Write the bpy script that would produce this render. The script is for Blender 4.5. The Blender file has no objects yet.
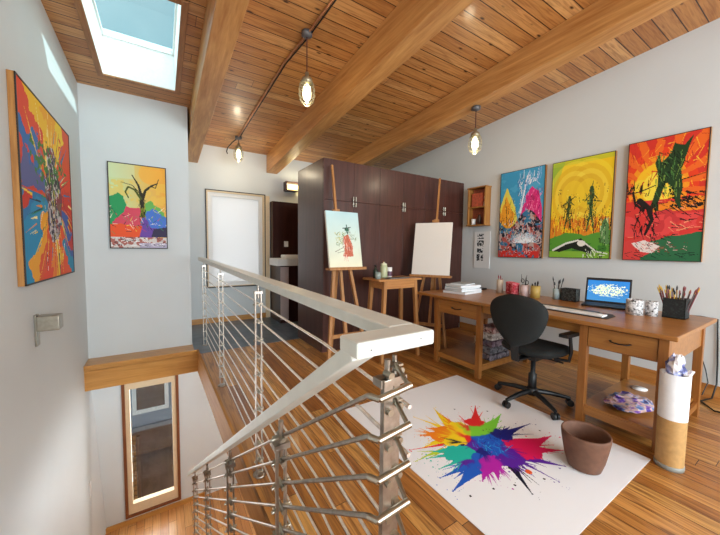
import bpy, math, random
import numpy as np
from mathutils import Vector, Matrix
random.seed(7); rs = np.random.RandomState(11)
COL = bpy.context.scene.collection
PI = math.pi

# ------------------------------------------------------------------ helpers
def lin(c):
    if isinstance(c, str):
        c = [int(c[i:i+2], 16)/255 for i in (0, 2, 4)]
    return tuple((x/12.92 if x <= 0.04045 else ((x+0.055)/1.055)**2.4) for x in c)

class MB:
    """collects simple solids; build() makes one mesh"""
    def __init__(s): s.v = []; s.f = []; s.sm = []
    def add(s, vs, fs, smooth=False):
        n = len(s.v); s.v += [tuple(p) for p in vs]
        s.f += [tuple(n+i for i in f) for f in fs]; s.sm += [smooth]*len(fs); return s
    def box(s, x0, x1, y0, y1, z0, z1):
        v = [(x, y, z) for z in (z0, z1) for y in (y0, y1) for x in (x0, x1)]
        return s.add(v, [(0,2,3,1),(4,5,7,6),(0,1,5,4),(2,6,7,3),(0,4,6,2),(1,3,7,5)])
    def hexa(s, b, t):      # bottom 4 pts, top 4 pts (ccw)
        return s.add(list(b)+list(t), [(3,2,1,0),(4,5,6,7),(0,1,5,4),(1,2,6,5),(2,3,7,6),(3,0,4,7)])
    def prism(s, poly, z0, z1):
        n = len(poly)
        v = [(x, y, z0) for x, y in poly]+[(x, y, z1) for x, y in poly]
        return s.add(v, [tuple(range(n-1,-1,-1)), tuple(range(n, 2*n))]+[(i,(i+1)%n,n+(i+1)%n,n+i) for i in range(n)])
    def beam(s, a, b, w, h, up=(0,0,1)):      # rectangular bar from a to b
        a = Vector(a); b = Vector(b); d = (b-a).normalized(); up = Vector(up)
        if abs(d.dot(up)) > .99: up = Vector((0,1,0))
        r = d.cross(up).normalized(); u = r.cross(d).normalized()
        q = [(-w/2,-h/2),(w/2,-h/2),(w/2,h/2),(-w/2,h/2)]
        return s.hexa([a+r*x+u*y for x, y in q], [b+r*x+u*y for x, y in q])
    def taper(s, a, b, w0, w1):
        a = Vector(a); b = Vector(b); d = (b-a).normalized()
        r = d.cross(Vector((0,1,0)))
        if r.length < .05: r = d.cross(Vector((1,0,0)))
        r.normalize(); u = r.cross(d).normalized()
        q = [(-1,-1),(1,-1),(1,1),(-1,1)]
        return s.hexa([a+(r*x+u*y)*w0/2 for x, y in q], [b+(r*x+u*y)*w1/2 for x, y in q])
    def tube(s, pts, r, n=8, closed=False, caps=True):
        pts = [Vector(p) for p in pts]; m = len(pts)
        rr = r if isinstance(r, (list, tuple)) else [r]*m
        prev = None; V = []
        for i, p in enumerate(pts):
            if closed: t = (pts[(i+1)%m]-pts[i-1]).normalized()
            else: t = (pts[min(i+1, m-1)]-pts[max(i-1, 0)]).normalized()
            if prev is None:
                a = Vector((0,0,1)) if abs(t.z) < .9 else Vector((1,0,0))
                u = t.cross(a).normalized()
            else:
                u = (prev-t*prev.dot(t))
                u = u.normalized() if u.length > 1e-6 else t.orthogonal().normalized()
            prev = u; w = t.cross(u)
            V += [p+(u*math.cos(2*PI*k/n)+w*math.sin(2*PI*k/n))*rr[i] for k in range(n)]
        F = []
        for i in range(m if closed else m-1):
            j = (i+1) % m
            F += [(i*n+k, i*n+(k+1)%n, j*n+(k+1)%n, j*n+k) for k in range(n)]
        s.add(V, F, True)
        if not closed and caps:
            s.add(V[:n], [tuple(range(n-1,-1,-1))]); s.add(V[-n:], [tuple(range(n))])
        return s
    def lathe(s, prof, c=(0,0,0), n=28, smooth=True):
        V = []; F = []
        for r, z in prof:
            V += [(c[0]+max(r,1e-4)*math.cos(2*PI*k/n), c[1]+max(r,1e-4)*math.sin(2*PI*k/n), c[2]+z) for k in range(n)]
        for i in range(len(prof)-1):
            F += [(i*n+k, i*n+(k+1)%n, (i+1)*n+(k+1)%n, (i+1)*n+k) for k in range(n)]
        s.add(V, F, smooth); return s
    def pillow(s, P, nu=20, nv=20):
        """P(a,b,side) on [-1,1]^2; both sides share the rim"""
        for side in (1, -1):
            V = [P(-1+2*i/nu, -1+2*j/nv, side) for j in range(nv+1) for i in range(nu+1)]
            F = []
            for j in range(nv):
                for i in range(nu):
                    q = (j*(nu+1)+i, j*(nu+1)+i+1, (j+1)*(nu+1)+i+1, (j+1)*(nu+1)+i)
                    F.append(q if side == 1 else q[::-1])
            s.add(V, F, True)
        return s
    def xform(s, M):
        s.v = [tuple(M @ Vector(p)) for p in s.v]; return s

def mkmesh(name, mb, off=(0,0,0)):
    me = bpy.data.meshes.new(name)
    o = Vector(off)
    me.from_pydata([tuple(Vector(p)-o) for p in mb.v], [], mb.f); 
    me.polygons.foreach_set('use_smooth', mb.sm)
    me.update(); return me

def root_loc(p):
    v = Vector((0,0,0))
    while p is not None: v += p.location; p = p.parent
    return v

def obj(name, mb, m, parent=None, bevel=0, local=False, loc=None):
    """one mesh object. Vertices are in world space unless local=True"""
    if parent is not None and not local: off = root_loc(parent)
    elif parent is None and loc is not None and not local: off = Vector(loc)
    else: off = (0,0,0)
    me = mkmesh(name, mb, off)
    o = bpy.data.objects.new(name, me); COL.objects.link(o)
    if parent is not None: o.parent = parent
    elif loc is not None: o.location = loc
    if m is not None: me.materials.append(m)
    if bevel:
        b = o.modifiers.new('bevel', 'BEVEL'); b.width = bevel; b.segments = 2; b.limit_method = 'ANGLE'
    return o

def tag(o, label, cat, group=None):
    o['label'] = label; o['category'] = cat
    if group: o['group'] = group
    return o
def thing(name, label, cat, loc=(0,0,0), rz=0, group=None):
    o = bpy.data.objects.new(name, None); COL.objects.link(o)
    o.empty_display_size = .1
    o.location = loc; o.rotation_euler = (0,0,rz)
    return tag(o, label, cat, group)
def struct(name, mb, m, label=None, parent=None, bevel=0):
    o = obj(name, mb, m, parent, bevel)
    o['kind'] = 'structure'
    if label: o['label'] = label
    return o
def dup(root, loc, rz=None, label=None, group=None, name=None):
    r = root.copy(); COL.objects.link(r); r.location = loc
    if rz is not None: r.rotation_euler = (0,0,rz)
    if label: r['label'] = label
    if group: r['group'] = group
    for ch in list(root.children):
        c = ch.copy(); COL.objects.link(c); c.parent = r
        for g in ch.children:
            d = g.copy(); COL.objects.link(d); d.parent = c
    return r

# ------------------------------------------------------------------ materials
class NT:
    def __init__(s, name):
        s.m = bpy.data.materials.new(name); s.m.use_nodes = True
        s.t = s.m.node_tree; s.b = s.t.nodes['Principled BSDF']; s.out = s.t.nodes['Material Output']
    def n(s, typ, **kw):
        nd = s.t.nodes.new(typ)
        for k, v in kw.items():
            if k.startswith('i_'): nd.inputs[k[2:].replace('_', ' ')].default_value = v
            else: setattr(nd, k, v)
        return nd
    def l(s, a, b): s.t.links.new(a, b)
    def math(s, op, a, b=None, c=None):
        nd = s.n('ShaderNodeMath', operation=op)
        for i, x in enumerate((a, b, c)):
            if x is None: continue
            if hasattr(x, 'is_output'): s.l(x, nd.inputs[i])
            else: nd.inputs[i].default_value = x
        return nd.outputs[0]
    def ramp(s, fac, stops):
        r = s.n('ShaderNodeValToRGB'); e = r.color_ramp.elements
        while len(e) < len(stops): e.new(.5)
        for el, (p, c) in zip(e, stops): el.position = p; el.color = (*lin(c), 1)
        s.l(fac, r.inputs[0]); return r.outputs[0]
    def mix(s, fac, a, b, mode='MIX'):
        nd = s.n('ShaderNodeMix', data_type='RGBA', blend_type=mode)
        for i, x in ((0, fac), (6, a), (7, b)):
            if hasattr(x, 'is_output'): s.l(x, nd.inputs[i])
            else: nd.inputs[i].default_value = x if i == 0 else (*lin(x), 1)
        return nd.outputs[2]
    def bump(s, h, strength=.3, dist=.01):
        b = s.n('ShaderNodeBump'); b.inputs['Strength'].default_value = strength; b.inputs['Distance'].default_value = dist
        s.l(h, b.inputs['Height']); s.l(b.outputs[0], s.b.inputs['Normal'])

def simple(name, col, rough=.5, metal=0, noise=0, scale=40, bump=0, spec=.5, coat=0, emit=None, es=0, alpha=None):
    t = NT(name); b = t.b
    b.inputs['Base Color'].default_value = (*lin(col), 1)
    b.inputs['Roughness'].default_value = rough; b.inputs['Metallic'].default_value = metal
    b.inputs['Specular IOR Level'].default_value = spec
    if coat: b.inputs['Coat Weight'].default_value = coat; b.inputs['Coat Roughness'].default_value = .15
    tc = t.n('ShaderNodeTexCoord'); nz = t.n('ShaderNodeTexNoise'); nz.inputs['Scale'].default_value = scale; nz.inputs['Detail'].default_value = 4
    t.l(tc.outputs['Object'], nz.inputs['Vector'])
    c = [x for x in (int(col[i:i+2], 16)/255 for i in (0,2,4))]
    k = noise if noise else .015
    c0 = [max(0, x*(1-k)) for x in c]; c1 = [min(1, x*(1+k)) for x in c]
    t.l(t.ramp(nz.outputs[0], [(.3, c0), (.7, c1)]), b.inputs['Base Color'])
    if bump: t.bump(nz.outputs[0], bump, .004)
    if emit: b.inputs['Emission Color'].default_value = (*lin(emit), 1); b.inputs['Emission Strength'].default_value = es
    return t.m

def wood(name, c0, c1, axis='Z', rough=.4, scale=1.0, spec=.4, coat=0):
    """fine grain stretched along one axis, object space"""
    t = NT(name)
    tc = t.n('ShaderNodeTexCoord'); mp = t.n('ShaderNodeMapping')
    k = {'X': (.9, 14, 14), 'Y': (14, .9, 14), 'Z': (14, 14, .9)}[axis]
    mp.inputs['Scale'].default_value = [x*scale for x in k]
    t.l(tc.outputs['Object'], mp.inputs[0])
    n1 = t.n('ShaderNodeTexNoise'); n1.inputs['Scale'].default_value = 2.2; n1.inputs['Detail'].default_value = 6; n1.inputs['Distortion'].default_value = .6
    t.l(mp.outputs[0], n1.inputs['Vector'])
    n2 = t.n('ShaderNodeTexNoise'); n2.inputs['Scale'].default_value = 9; n2.inputs['Detail'].default_value = 3
    t.l(mp.outputs[0], n2.inputs['Vector'])
    f = t.math('MULTIPLY_ADD', n2.outputs[0], .35, t.math('MULTIPLY', n1.outputs[0], .65))
    t.l(t.ramp(f, [(.32, c0), (.66, c1)]), t.b.inputs['Base Color'])
    t.b.inputs['Roughness'].default_value = rough; t.b.inputs['Specular IOR Level'].default_value = spec
    if coat: t.b.inputs['Coat Weight'].default_value = coat; t.b.inputs['Coat Roughness'].default_value = .2
    t.bump(f, .08, .003)
    return t.m

def planks(name, run, width, length, cols, gap, grainc, rough=.3, knots=0, gapw=.03, coat=0, bumps=.25, spec=.5, grain=.5):
    """boards along axis `run` ('X'/'Y') in object=world space, each board its own tone"""
    t = NT(name)
    tc = t.n('ShaderNodeTexCoord'); sp = t.n('ShaderNodeSeparateXYZ'); t.l(tc.outputs['Object'], sp.inputs[0])
    a, c = (sp.outputs[0], sp.outputs[1]) if run == 'X' else (sp.outputs[1], sp.outputs[0])
    v = t.math('DIVIDE', c, width); row = t.math('FLOOR', v)
    wn = t.n('ShaderNodeTexWhiteNoise', noise_dimensions='1D'); t.l(row, wn.inputs['W'])
    u = t.math('DIVIDE', t.math('MULTIPLY_ADD', wn.outputs['Value'], length*3.7, a), length); cell = t.math('FLOOR', u)
    w2 = t.n('ShaderNodeTexWhiteNoise', noise_dimensions='2D')
    cb = t.n('ShaderNodeCombineXYZ'); t.l(row, cb.inputs[0]); t.l(cell, cb.inputs[1]); t.l(cb.outputs[0], w2.inputs['Vector'])
    base = t.ramp(w2.outputs['Value'], [(i/(len(cols)-1), k) for i, k in enumerate(cols)])
    # grain
    g = t.n('ShaderNodeCombineXYZ')
    t.l(t.math('MULTIPLY', a, 1.6), g.inputs[0]); t.l(t.math('MULTIPLY', c, 26), g.inputs[1]); t.l(t.math('MULTIPLY', w2.outputs['Value'], 37), g.inputs[2])
    nz = t.n('ShaderNodeTexNoise'); nz.inputs['Scale'].default_value = 1.7; nz.inputs['Detail'].default_value = 7; nz.inputs['Distortion'].default_value = 1.2
    t.l(g.outputs[0], nz.inputs['Vector'])
    gf = t.ramp(nz.outputs[0], [(.42, (0,0,0)), (.68, (1,1,1))])
    base = t.mix(t.math('MULTIPLY', gf, grain), base, grainc)
    if knots:
        kc = t.n('ShaderNodeCombineXYZ'); t.l(t.math('MULTIPLY', a, 2.6), kc.inputs[0]); t.l(t.math('MULTIPLY', c, 6.5), kc.inputs[1])
        vo = t.n('ShaderNodeTexVoronoi'); vo.inputs['Scale'].default_value = 1.5; t.l(kc.outputs[0], vo.inputs['Vector'])
        kf = t.ramp(vo.outputs['Distance'], [(.05, (1,1,1)), (.14, (0,0,0))])
        base = t.mix(t.math('MULTIPLY', kf, knots), base, '3a1a08')
    fr = t.math('FRACT', v); gl = t.math('LESS_THAN', fr, gapw)
    fu = t.math('LESS_THAN', t.math('FRACT', u), .003/length*1.2)
    gm = t.math('MAXIMUM', gl, fu)
    base = t.mix(gm, base, gap)
    t.l(base, t.b.inputs['Base Color'])
    t.b.inputs['Roughness'].default_value = rough; t.b.inputs['Specular IOR Level'].default_value = spec
    if coat: t.b.inputs['Coat Weight'].default_value = coat; t.b.inputs['Coat Roughness'].default_value = .12
    hh = t.math('SUBTRACT', t.math('MULTIPLY', nz.outputs[0], .15), gm)
    t.bump(hh, bumps, .004)
    return t.m

def colattr(name, rough=.6, emit=0, spec=.3):
    t = NT(name); a = t.n('ShaderNodeVertexColor', layer_name='paint')
    t.l(a.outputs[0], t.b.inputs['Base Color']); t.b.inputs['Roughness'].default_value = rough
    t.b.inputs['Specular IOR Level'].default_value = spec
    nz = t.n('ShaderNodeTexNoise'); nz.inputs['Scale'].default_value = 90; t.bump(nz.outputs[0], .1, .002)
    if emit:
        t.l(a.outputs[0], t.b.inputs['Emission Color']); t.b.inputs['Emission Strength'].default_value = emit
    return t.m

M = {}
M['wall'] = simple('wall_paint', 'd3d8d8', .7, noise=.006, scale=3, bump=.02)
M['floor'] = planks('oak_floor', 'Y', .095, 1.5, ['a4682c','c08344','cb904c','b07434','d8a258','90541c','c48a44'], '3c1e0a', '6a3810', rough=.36, gapw=.035, coat=.15, grain=.8)
M['lowfloor'] = planks('lower_oak_floor', 'Y', .083, 1.5, ['c98e54','d29a5e','bd8046','dba869'], '4a260e', '9a6230', rough=.35, gapw=.035, coat=.2)
M['ceil'] = planks('ceiling_pine', 'X', .127, 3.2, ['c0864a','d0985a','b2763c','dca96c','ba7e44','c8904e'], '3c1d0a', '8a4e20', rough=.42, knots=1, gapw=.065, coat=.15, bumps=.5, grain=.7)
M['beam'] = wood('beam_fir', 'a8703a', 'd29e60', 'Y', rough=.42, scale=.55, coat=.15)
M['beampale'] = M['beam']
M['fascia'] = wood('fascia_wood', 'b07838', 'cc9550', 'X', rough=.35, scale=.8, coat=.2)
M['fasciaY'] = wood('fascia_wood_long', 'a86c34', 'c48c4c', 'Y', rough=.6, scale=.8, spec=.2)
M['desk'] = wood('desk_oak', '8e5a28', 'ac7438', 'Y', rough=.35, scale=.9, coat=.15)
M['deskz'] = wood('desk_oak_upright', '824f22', '9e6630', 'Z', rough=.4, scale=.9)
M['easel'] = wood('beech', '9a6436', 'b88450', 'Z', rough=.5, scale=1.2)
M['stool'] = wood('light_birch', 'a46c38', 'c48c54', 'X', rough=.45, scale=1.2)
M['cab'] = wood('walnut_veneer', '3a201a', '54322a', 'Z', rough=.34, scale=.7, coat=.12)
M['dark'] = wood('dark_walnut', '2e1612', '40211a', 'Z', rough=.3, scale=.7)
M['frame'] = wood('oak_frame', '8f5c28', 'b98445', 'Z', rough=.45)
M['blackframe'] = simple('black_frame', '241c18', .5)
M['white'] = simple('white_paint', 'ecebe8', .45)
M['cream'] = simple('cream_paint', 'e0c9a4', .5)
M['rail'] = simple('grey_rail_paint', 'cecfc6', .35, noise=.02, scale=20)
M['steel'] = simple('brushed_steel', 'a39a90', .28, metal=1, noise=.08, scale=60)
M['rod'] = simple('rod_steel', 'f2ece6', .34, metal=1, noise=.05, scale=60)
M['brass'] = simple('brushed_nickel', 'a8a294', .3, metal=1, noise=.05)
M['black'] = simple('black_plastic', '121314', .42)
M['fabric'] = simple('black_fabric', '121514', .85, noise=.25, scale=300, bump=.3)
M['blackmetal'] = simple('black_metal', '1b1c1e', .4, metal=.3)
M['canvas'] = simple('raw_canvas', 'ddd6cc', .85, noise=.01, scale=200, bump=.05)
M['clay'] = simple('terracotta', '6b4836', .75, noise=.08, scale=25, bump=.1)
M['paper'] = simple('paper_white', 'e9e9ea', .7)
M['paint'] = colattr('painted_canvas')
M['splash'] = colattr('splashed_paper', .5)
M['tile'] = None
M['glass'] = None
def glassmat(name, col='ffffff', rough=0.0, ior=1.45, tint=None):
    t = NT(name); b = t.b
    b.inputs['Base Color'].default_value = (*lin(col), 1); b.inputs['Transmission Weight'].default_value = 1
    b.inputs['Roughness'].default_value = rough; b.inputs['IOR'].default_value = ior
    return t.m
def pane(name, tint='ffffff', refl=.08):
    """thin window glass: mostly clear, a little mirror"""
    t = NT(name); t.t.nodes.remove(t.b)
    tr = t.n('ShaderNodeBsdfTransparent'); tr.inputs[0].default_value = (*lin(tint), 1)
    gl = t.n('ShaderNodeBsdfGlossy'); gl.inputs['Roughness'].default_value = .02
    mx = t.n('ShaderNodeMixShader'); mx.inputs[0].default_value = refl
    t.l(tr.outputs[0], mx.inputs[1]); t.l(gl.outputs[0], mx.inputs[2]); t.l(mx.outputs[0], t.out.inputs[0])
    return t.m
M['pane'] = pane('window_glass')
M['skypane'] = pane('skylight_glass', 'dff2f6', .04)
M['jar'] = pane('clear_jar', 'f6faf8', .12)
def tiles():
    t = NT('slate_tile'); tc = t.n('ShaderNodeTexCoord')
    br = t.n('ShaderNodeTexBrick'); br.offset = 0; br.inputs['Scale'].default_value = 1; br.inputs['Brick Width'].default_value = .3; br.inputs['Row Height'].default_value = .3
    br.inputs['Mortar Size'].default_value = .006; br.inputs['Color1'].default_value = (*lin('434d58'), 1); br.inputs['Color2'].default_value = (*lin('55606b'), 1); br.inputs['Mortar'].default_value = (*lin('2c3238'), 1)
    t.l(tc.outputs['Object'], br.inputs['Vector'])
    nz = t.n('ShaderNodeTexNoise'); nz.inputs['Scale'].default_value = 7; nz.inputs['Detail'].default_value = 5; t.l(tc.outputs['Object'], nz.inputs['Vector'])
    t.l(t.mix(.35, br.outputs[0], t.ramp(nz.outputs[0], [(.3, '343e48'), (.7, '7a828a')])), t.b.inputs['Base Color'])
    t.b.inputs['Roughness'].default_value = .3; t.bump(nz.outputs[0], .15, .004)
    return t.m
M['tile'] = tiles()
def blindmat():
    t = NT('frosted_blind'); t.t.nodes.remove(t.b)
    d = t.n('ShaderNodeBsdfDiffuse'); tl = t.n('ShaderNodeBsdfTranslucent')
    d.inputs[0].default_value = (*lin('eae8e4'), 1); tl.inputs[0].default_value = (*lin('e4e4e4'), 1)
    mx = t.n('ShaderNodeMixShader'); mx.inputs[0].default_value = .5
    t.l(d.outputs[0], mx.inputs[1]); t.l(tl.outputs[0], mx.inputs[2]); t.l(mx.outputs[0], t.out.inputs[0]); return t.m
M['blind'] = blindmat()

# ------------------------------------------------------------------ numpy painter
class Cv:
    """canvas of w x h cells; coordinates u 0..1 left-right, v 0..1 top-bottom"""
    def __init__(s, w, h, base='ffffff'):
        s.w, s.h = w, h
        s.a = np.zeros((h, w, 3)); s.a[:] = s.c(base)
        s.U, s.V = np.meshgrid((np.arange(w)+.5)/w, (np.arange(h)+.5)/h)
    def c(s, k): return np.array([int(k[i:i+2], 16)/255 for i in (0,2,4)]) if isinstance(k, str) else np.array(k)
    def nz(s, n, seed, oct=3):
        r = np.random.RandomState(seed); o = np.zeros((s.h, s.w)); amp = 1; tot = 0
        asp = s.w/s.h
        for k in range(oct):
            gx, gy = max(2, int(n*2**k*asp)), max(2, int(n*2**k))
            g = r.rand(gy+2, gx+2)
            x = s.U*gx; y = s.V*gy; xi = x.astype(int); yi = y.astype(int); fx = x-xi; fy = y-yi
            fx = fx*fx*(3-2*fx); fy = fy*fy*(3-2*fy)
            o += amp*((g[yi,xi]*(1-fx)+g[yi,xi+1]*fx)*(1-fy)+(g[yi+1,xi]*(1-fx)+g[yi+1,xi+1]*fx)*fy); tot += amp; amp *= .6
        return o/tot
    def fill(s, mask, k, a=1.):
        m = mask.astype(float)[..., None]*a; s.a = s.a*(1-m)+s.c(k)*m
    def poly(s, pts, k, a=1., wob=0, seed=1):
        U, V = s.U, s.V
        if wob: U = U+(s.nz(14, seed)-.5)*wob; V = V+(s.nz(14, seed+9)-.5)*wob
        ins = np.zeros((s.h, s.w), bool); n = len(pts)
        for i in range(n):
            x0, y0 = pts[i]; x1, y1 = pts[(i+1) % n]
            if y0 == y1: continue
            c = ((V > min(y0, y1)) & (V <= max(y0, y1)) & (U < (V-y0)*(x1-x0)/(y1-y0)+x0)); ins ^= c
        s.fill(ins, k, a)
    def line(s, p, q, w0, k, w1=None, a=1., asp=None):
        asp = asp or s.w/s.h; w1 = w0 if w1 is None else w1
        ax, ay, bx, by = p[0]*asp, p[1], q[0]*asp, q[1]
        X = s.U*asp; Y = s.V; L = (bx-ax)**2+(by-ay)**2+1e-9
        t = np.clip(((X-ax)*(bx-ax)+(Y-ay)*(by-ay))/L, 0, 1)
        d = np.hypot(X-ax-t*(bx-ax), Y-ay-t*(by-ay))
        s.fill(d < (w0+(w1-w0)*t)/2, k, a)
    def path(s, pts, w, k, w1=None):
        n = len(pts)-1; w1 = w if w1 is None else w1
        for i in range(n): s.line(pts[i], pts[i+1], w+(w1-w)*i/n, k, w+(w1-w)*(i+1)/n)
    def disc(s, c, r, k, a=1., ry=None, wob=0, seed=3):
        asp = s.w/s.h; ry = ry or r
        R = np.hypot((s.U-c[0])*asp/r, (s.V-c[1])/ry)
        if wob: R = R+(s.nz(9, seed)-.5)*wob
        s.fill(R < 1, k, a)
    def speck(s, n, box, k, r=.006, seed=5):
        q = np.random.RandomState(seed)
        for _ in range(n):
            s.disc((box[0]+q.rand()*(box[1]-box[0]), box[2]+q.rand()*(box[3]-box[2])), r*(.4+q.rand()), k)
    def strokes(s, n, box, cols, L=.08, w=.008, ang=0, spread=.5, seed=5):
        q = np.random.RandomState(seed)
        for _ in range(n):
            x = box[0]+q.rand()*(box[1]-box[0]); y = box[2]+q.rand()*(box[3]-box[2]); a = ang+(q.rand()-.5)*2*spread; l = L*(.4+q.rand())
            s.line((x, y), (x+l*math.cos(a), y+l*math.sin(a)), w*(.5+q.rand()), cols[q.randint(len(cols))], 0.001)

def painted(name, cv, origin, du, dv, mat, parent=None, nrm=None):
    """grid mesh face: origin = top-left corner, du/dv = full vectors to the right and down"""
    o = Vector(origin); off = root_loc(parent) if parent is not None else Vector((0,0,0))
    o = o-off; du = Vector(du); dv = Vector(dv); w, h = cv.w, cv.h
    ii, jj = np.meshgrid(np.arange(w+1)/w, np.arange(h+1)/h)
    P = np.array(o)+ii[..., None]*np.array(du)+jj[..., None]*np.array(dv)
    P = P.reshape(-1, 3)
    j, i = np.meshgrid(np.arange(h), np.arange(w), indexing='ij'); a = (j*(w+1)+i).ravel()
    F = np.stack([a, a+w+1, a+w+2, a+1], 1)
    me = bpy.data.meshes.new(name); me.vertices.add(len(P)); me.vertices.foreach_set('co', P.ravel())
    me.loops.add(F.size); me.loops.foreach_set('vertex_index', F.ravel()); me.polygons.add(len(F))
    me.polygons.foreach_set('loop_start', np.arange(0, F.size, 4)); me.update(calc_edges=True); me.validate()
    ca = me.color_attributes.new('paint', 'BYTE_COLOR', 'CORNER')
    c = np.clip(cv.a, 0, 1).reshape(-1, 3); c = np.concatenate([c, np.ones((len(c), 1))], 1)
    ca.data.foreach_set('color_srgb', np.repeat(c, 4, 0).ravel())
    ob = bpy.data.objects.new(name, me); COL.objects.link(ob); me.materials.append(mat)
    if parent is not None: ob.parent = parent
    return ob

# ------------------------------------------------------------------ the room
XL, XR, YB, YF, YR = -.715, 4.1, 4.51, 5.65, -3.5
LOW = -2.1
def cz(y): return 3.0-.077*(y-4.51)
SX0, SX1, SY0, SY1 = -.46, .17, 2.85, 4.18      # skylight opening

# floors
struct('floor', MB().prism([(XL, YR), (XR, YR), (XR, YF), (.31, YF), (.31, 4.51), (XL, 4.51), (XL, 4.25), (.35, 4.25), (.39, 2.0), (.42, .6), (XL, .6)], -.06, 0), M['floor'], 'warm oak plank floor of the upper level')
struct('floor', MB().prism([(.36, 4.08), (1.66, 4.08), (1.66, 4.17), (XR-.01, 4.17), (XR-.01, YF), (.315, YF), (.315, 4.251), (.352, 4.251)], 0, .004), M['tile'], 'dark slate tile floor before the far wall')
struct('floor', MB().box(XL, XR, -.5, YB, LOW-.05, LOW), M['lowfloor'], 'oak floor of the lower level below the stairwell')
# edge boards of the stairwell
struct('trim_1', MB().hexa([(.348,4.25,-.28),(.39,2.0,-.28),(.43,2.0,-.28),(.388,4.25,-.28)], [(.348,4.25,-.004),(.39,2.0,-.004),(.43,2.0,-.004),(.388,4.25,-.004)])
       .hexa([(.39,2.0,-.28),(.42,.6,-.28),(.46,.6,-.28),(.43,2.0,-.28)], [(.39,2.0,-.004),(.42,.6,-.004),(.46,.6,-.004),(.43,2.0,-.004)]), M['fasciaY'], 'wooden edge board along the stairwell')
struct('trim_2', MB().box(XL, .352, 4.25, 4.29, -.27, -.012).box(XL, .352, 4.235, 4.25, -.05, .004).box(XL, .312, 4.25, 4.508, -.0, .004), M['fascia'], 'wooden beam across the end of the stairwell')
struct('trim_3', MB().hexa([(.34,4.25,.0),(.382,2.0,.0),(.402,2.0,.0),(.36,4.25,.0)], [(.34,4.25,.006),(.382,2.0,.006),(.402,2.0,.006),(.36,4.25,.006)])
       .hexa([(.382,2.0,0),(.412,.6,0),(.432,.6,0),(.402,2.0,0)], [(.382,2.0,.006),(.412,.6,.006),(.432,.6,.006),(.402,2.0,.006)]), M['fasciaY'], 'pale wooden nosing along the stairwell edge')

# walls
struct('wall_left', MB().box(XL-.12, XL, YR, YF, LOW-.05, 3.9), M['wall'])
# back wall with the low window opening
WX0, WX1, WZ0, WZ1 = -.405, .115, -1.99, -.36
b = MB()
b.box(XL, .31, YB, YB+.12, 0, 3.05)
b.box(.19, .31, YB+.12, YF, 0, 3.05)
b.box(XL, WX0, YB, YB+.12, LOW-.05, 0).box(WX1, XR, YB, YB+.12, LOW-.05, -.06).box(WX0, WX1, YB, YB+.12, LOW-.05, WZ0).box(WX0, WX1, YB, YB+.12, WZ1, 0)
struct('wall_back', b, M['wall'])
# slight return of the lower left wall
struct('wall_lower_left', MB().hexa([(XL,4.30,LOW),(XL+.10,4.505,LOW),(XL,4.505,LOW),(XL,4.5,LOW)], [(XL,4.46,-.29),(XL+.01,4.505,-.29),(XL,4.505,-.29),(XL,4.5,-.29)]), M['wall'])
# far wall with window
FX0, FX1, FZ0, FZ1 = .65, 1.53, .62, 2.17
struct('wall_far', MB().box(.19, FX0, YF, YF+.12, -.06, 3.1).box(FX1, XR, YF, YF+.12, -.06, 3.1).box(FX0, FX1, YF, YF+.12, -.06, FZ0).box(FX0, FX1, YF, YF+.12, FZ1, 3.1), M['wall'])
struct('wall_right', MB().box(XR, XR+.12, YR, YF+.12, -.06, 3.9), M['wall'])
# rear wall: unseen big windows, added behind the camera to bring daylight in
RW = [(-.3, 1.6), (1.9, 3.8)]
b = MB().box(XL, -.3, YR-.12, YR, 0, 3.9).box(1.6, 1.9, YR-.12, YR, 0, 3.9).box(3.8, XR, YR-.12, YR, 0, 3.9)
for x0, x1 in RW: b.box(x0, x1, YR-.12, YR, 0, .5).box(x0, x1, YR-.12, YR, 2.9, 3.9)
struct('wall_rear', b, M['wall'])
for i, (x0, x1) in enumerate(RW):
    w = struct('window_%d' % (i+4), MB().box(x0, x1, YR-.09, YR-.03, .5, .56).box(x0, x1, YR-.09, YR-.03, 2.84, 2.9).box(x0, x0+.06, YR-.09, YR-.03, .5, 2.9).box(x1-.06, x1, YR-.09, YR-.03, .5, 2.9), M['white'], 'white framed window added behind the viewer to let in daylight')
    obj('pane', MB().box(x0+.06, x1-.06, YR-.065, YR-.06, .56, 2.84), M['pane'], w)
struct('wall_under_floor', MB().box(1.5, 1.54, .6, YB, LOW, -.06), M['wall'])
struct('wall_under_stairs', MB().box(XL, XR, -.55, -.5, LOW, -.06), M['wall'])

# ceiling: four slabs around the skylight
def slab(x0, x1, y0, y1, t=.1):
    z0, z1 = cz(y0), cz(y1)
    return ([(x0,y0,z0),(x1,y0,z0),(x1,y1,z1),(x0,y1,z1)], [(x0,y0,z0+t),(x1,y0,z0+t),(x1,y1,z1+t),(x0,y1,z1+t)])
b = MB()
X0, X1 = XL-.12, XR+.12
for q in ((X0, X1, YR-.12, SY0-.04), (X0, X1, SY1+.04, YF+.12), (X0, SX0-.04, SY0-.04, SY1+.04), (SX1+.04, X1, SY0-.04, SY1+.04)): b.hexa(*slab(*q))
struct('ceiling', b, M['ceil'], 'pine board ceiling')
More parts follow.
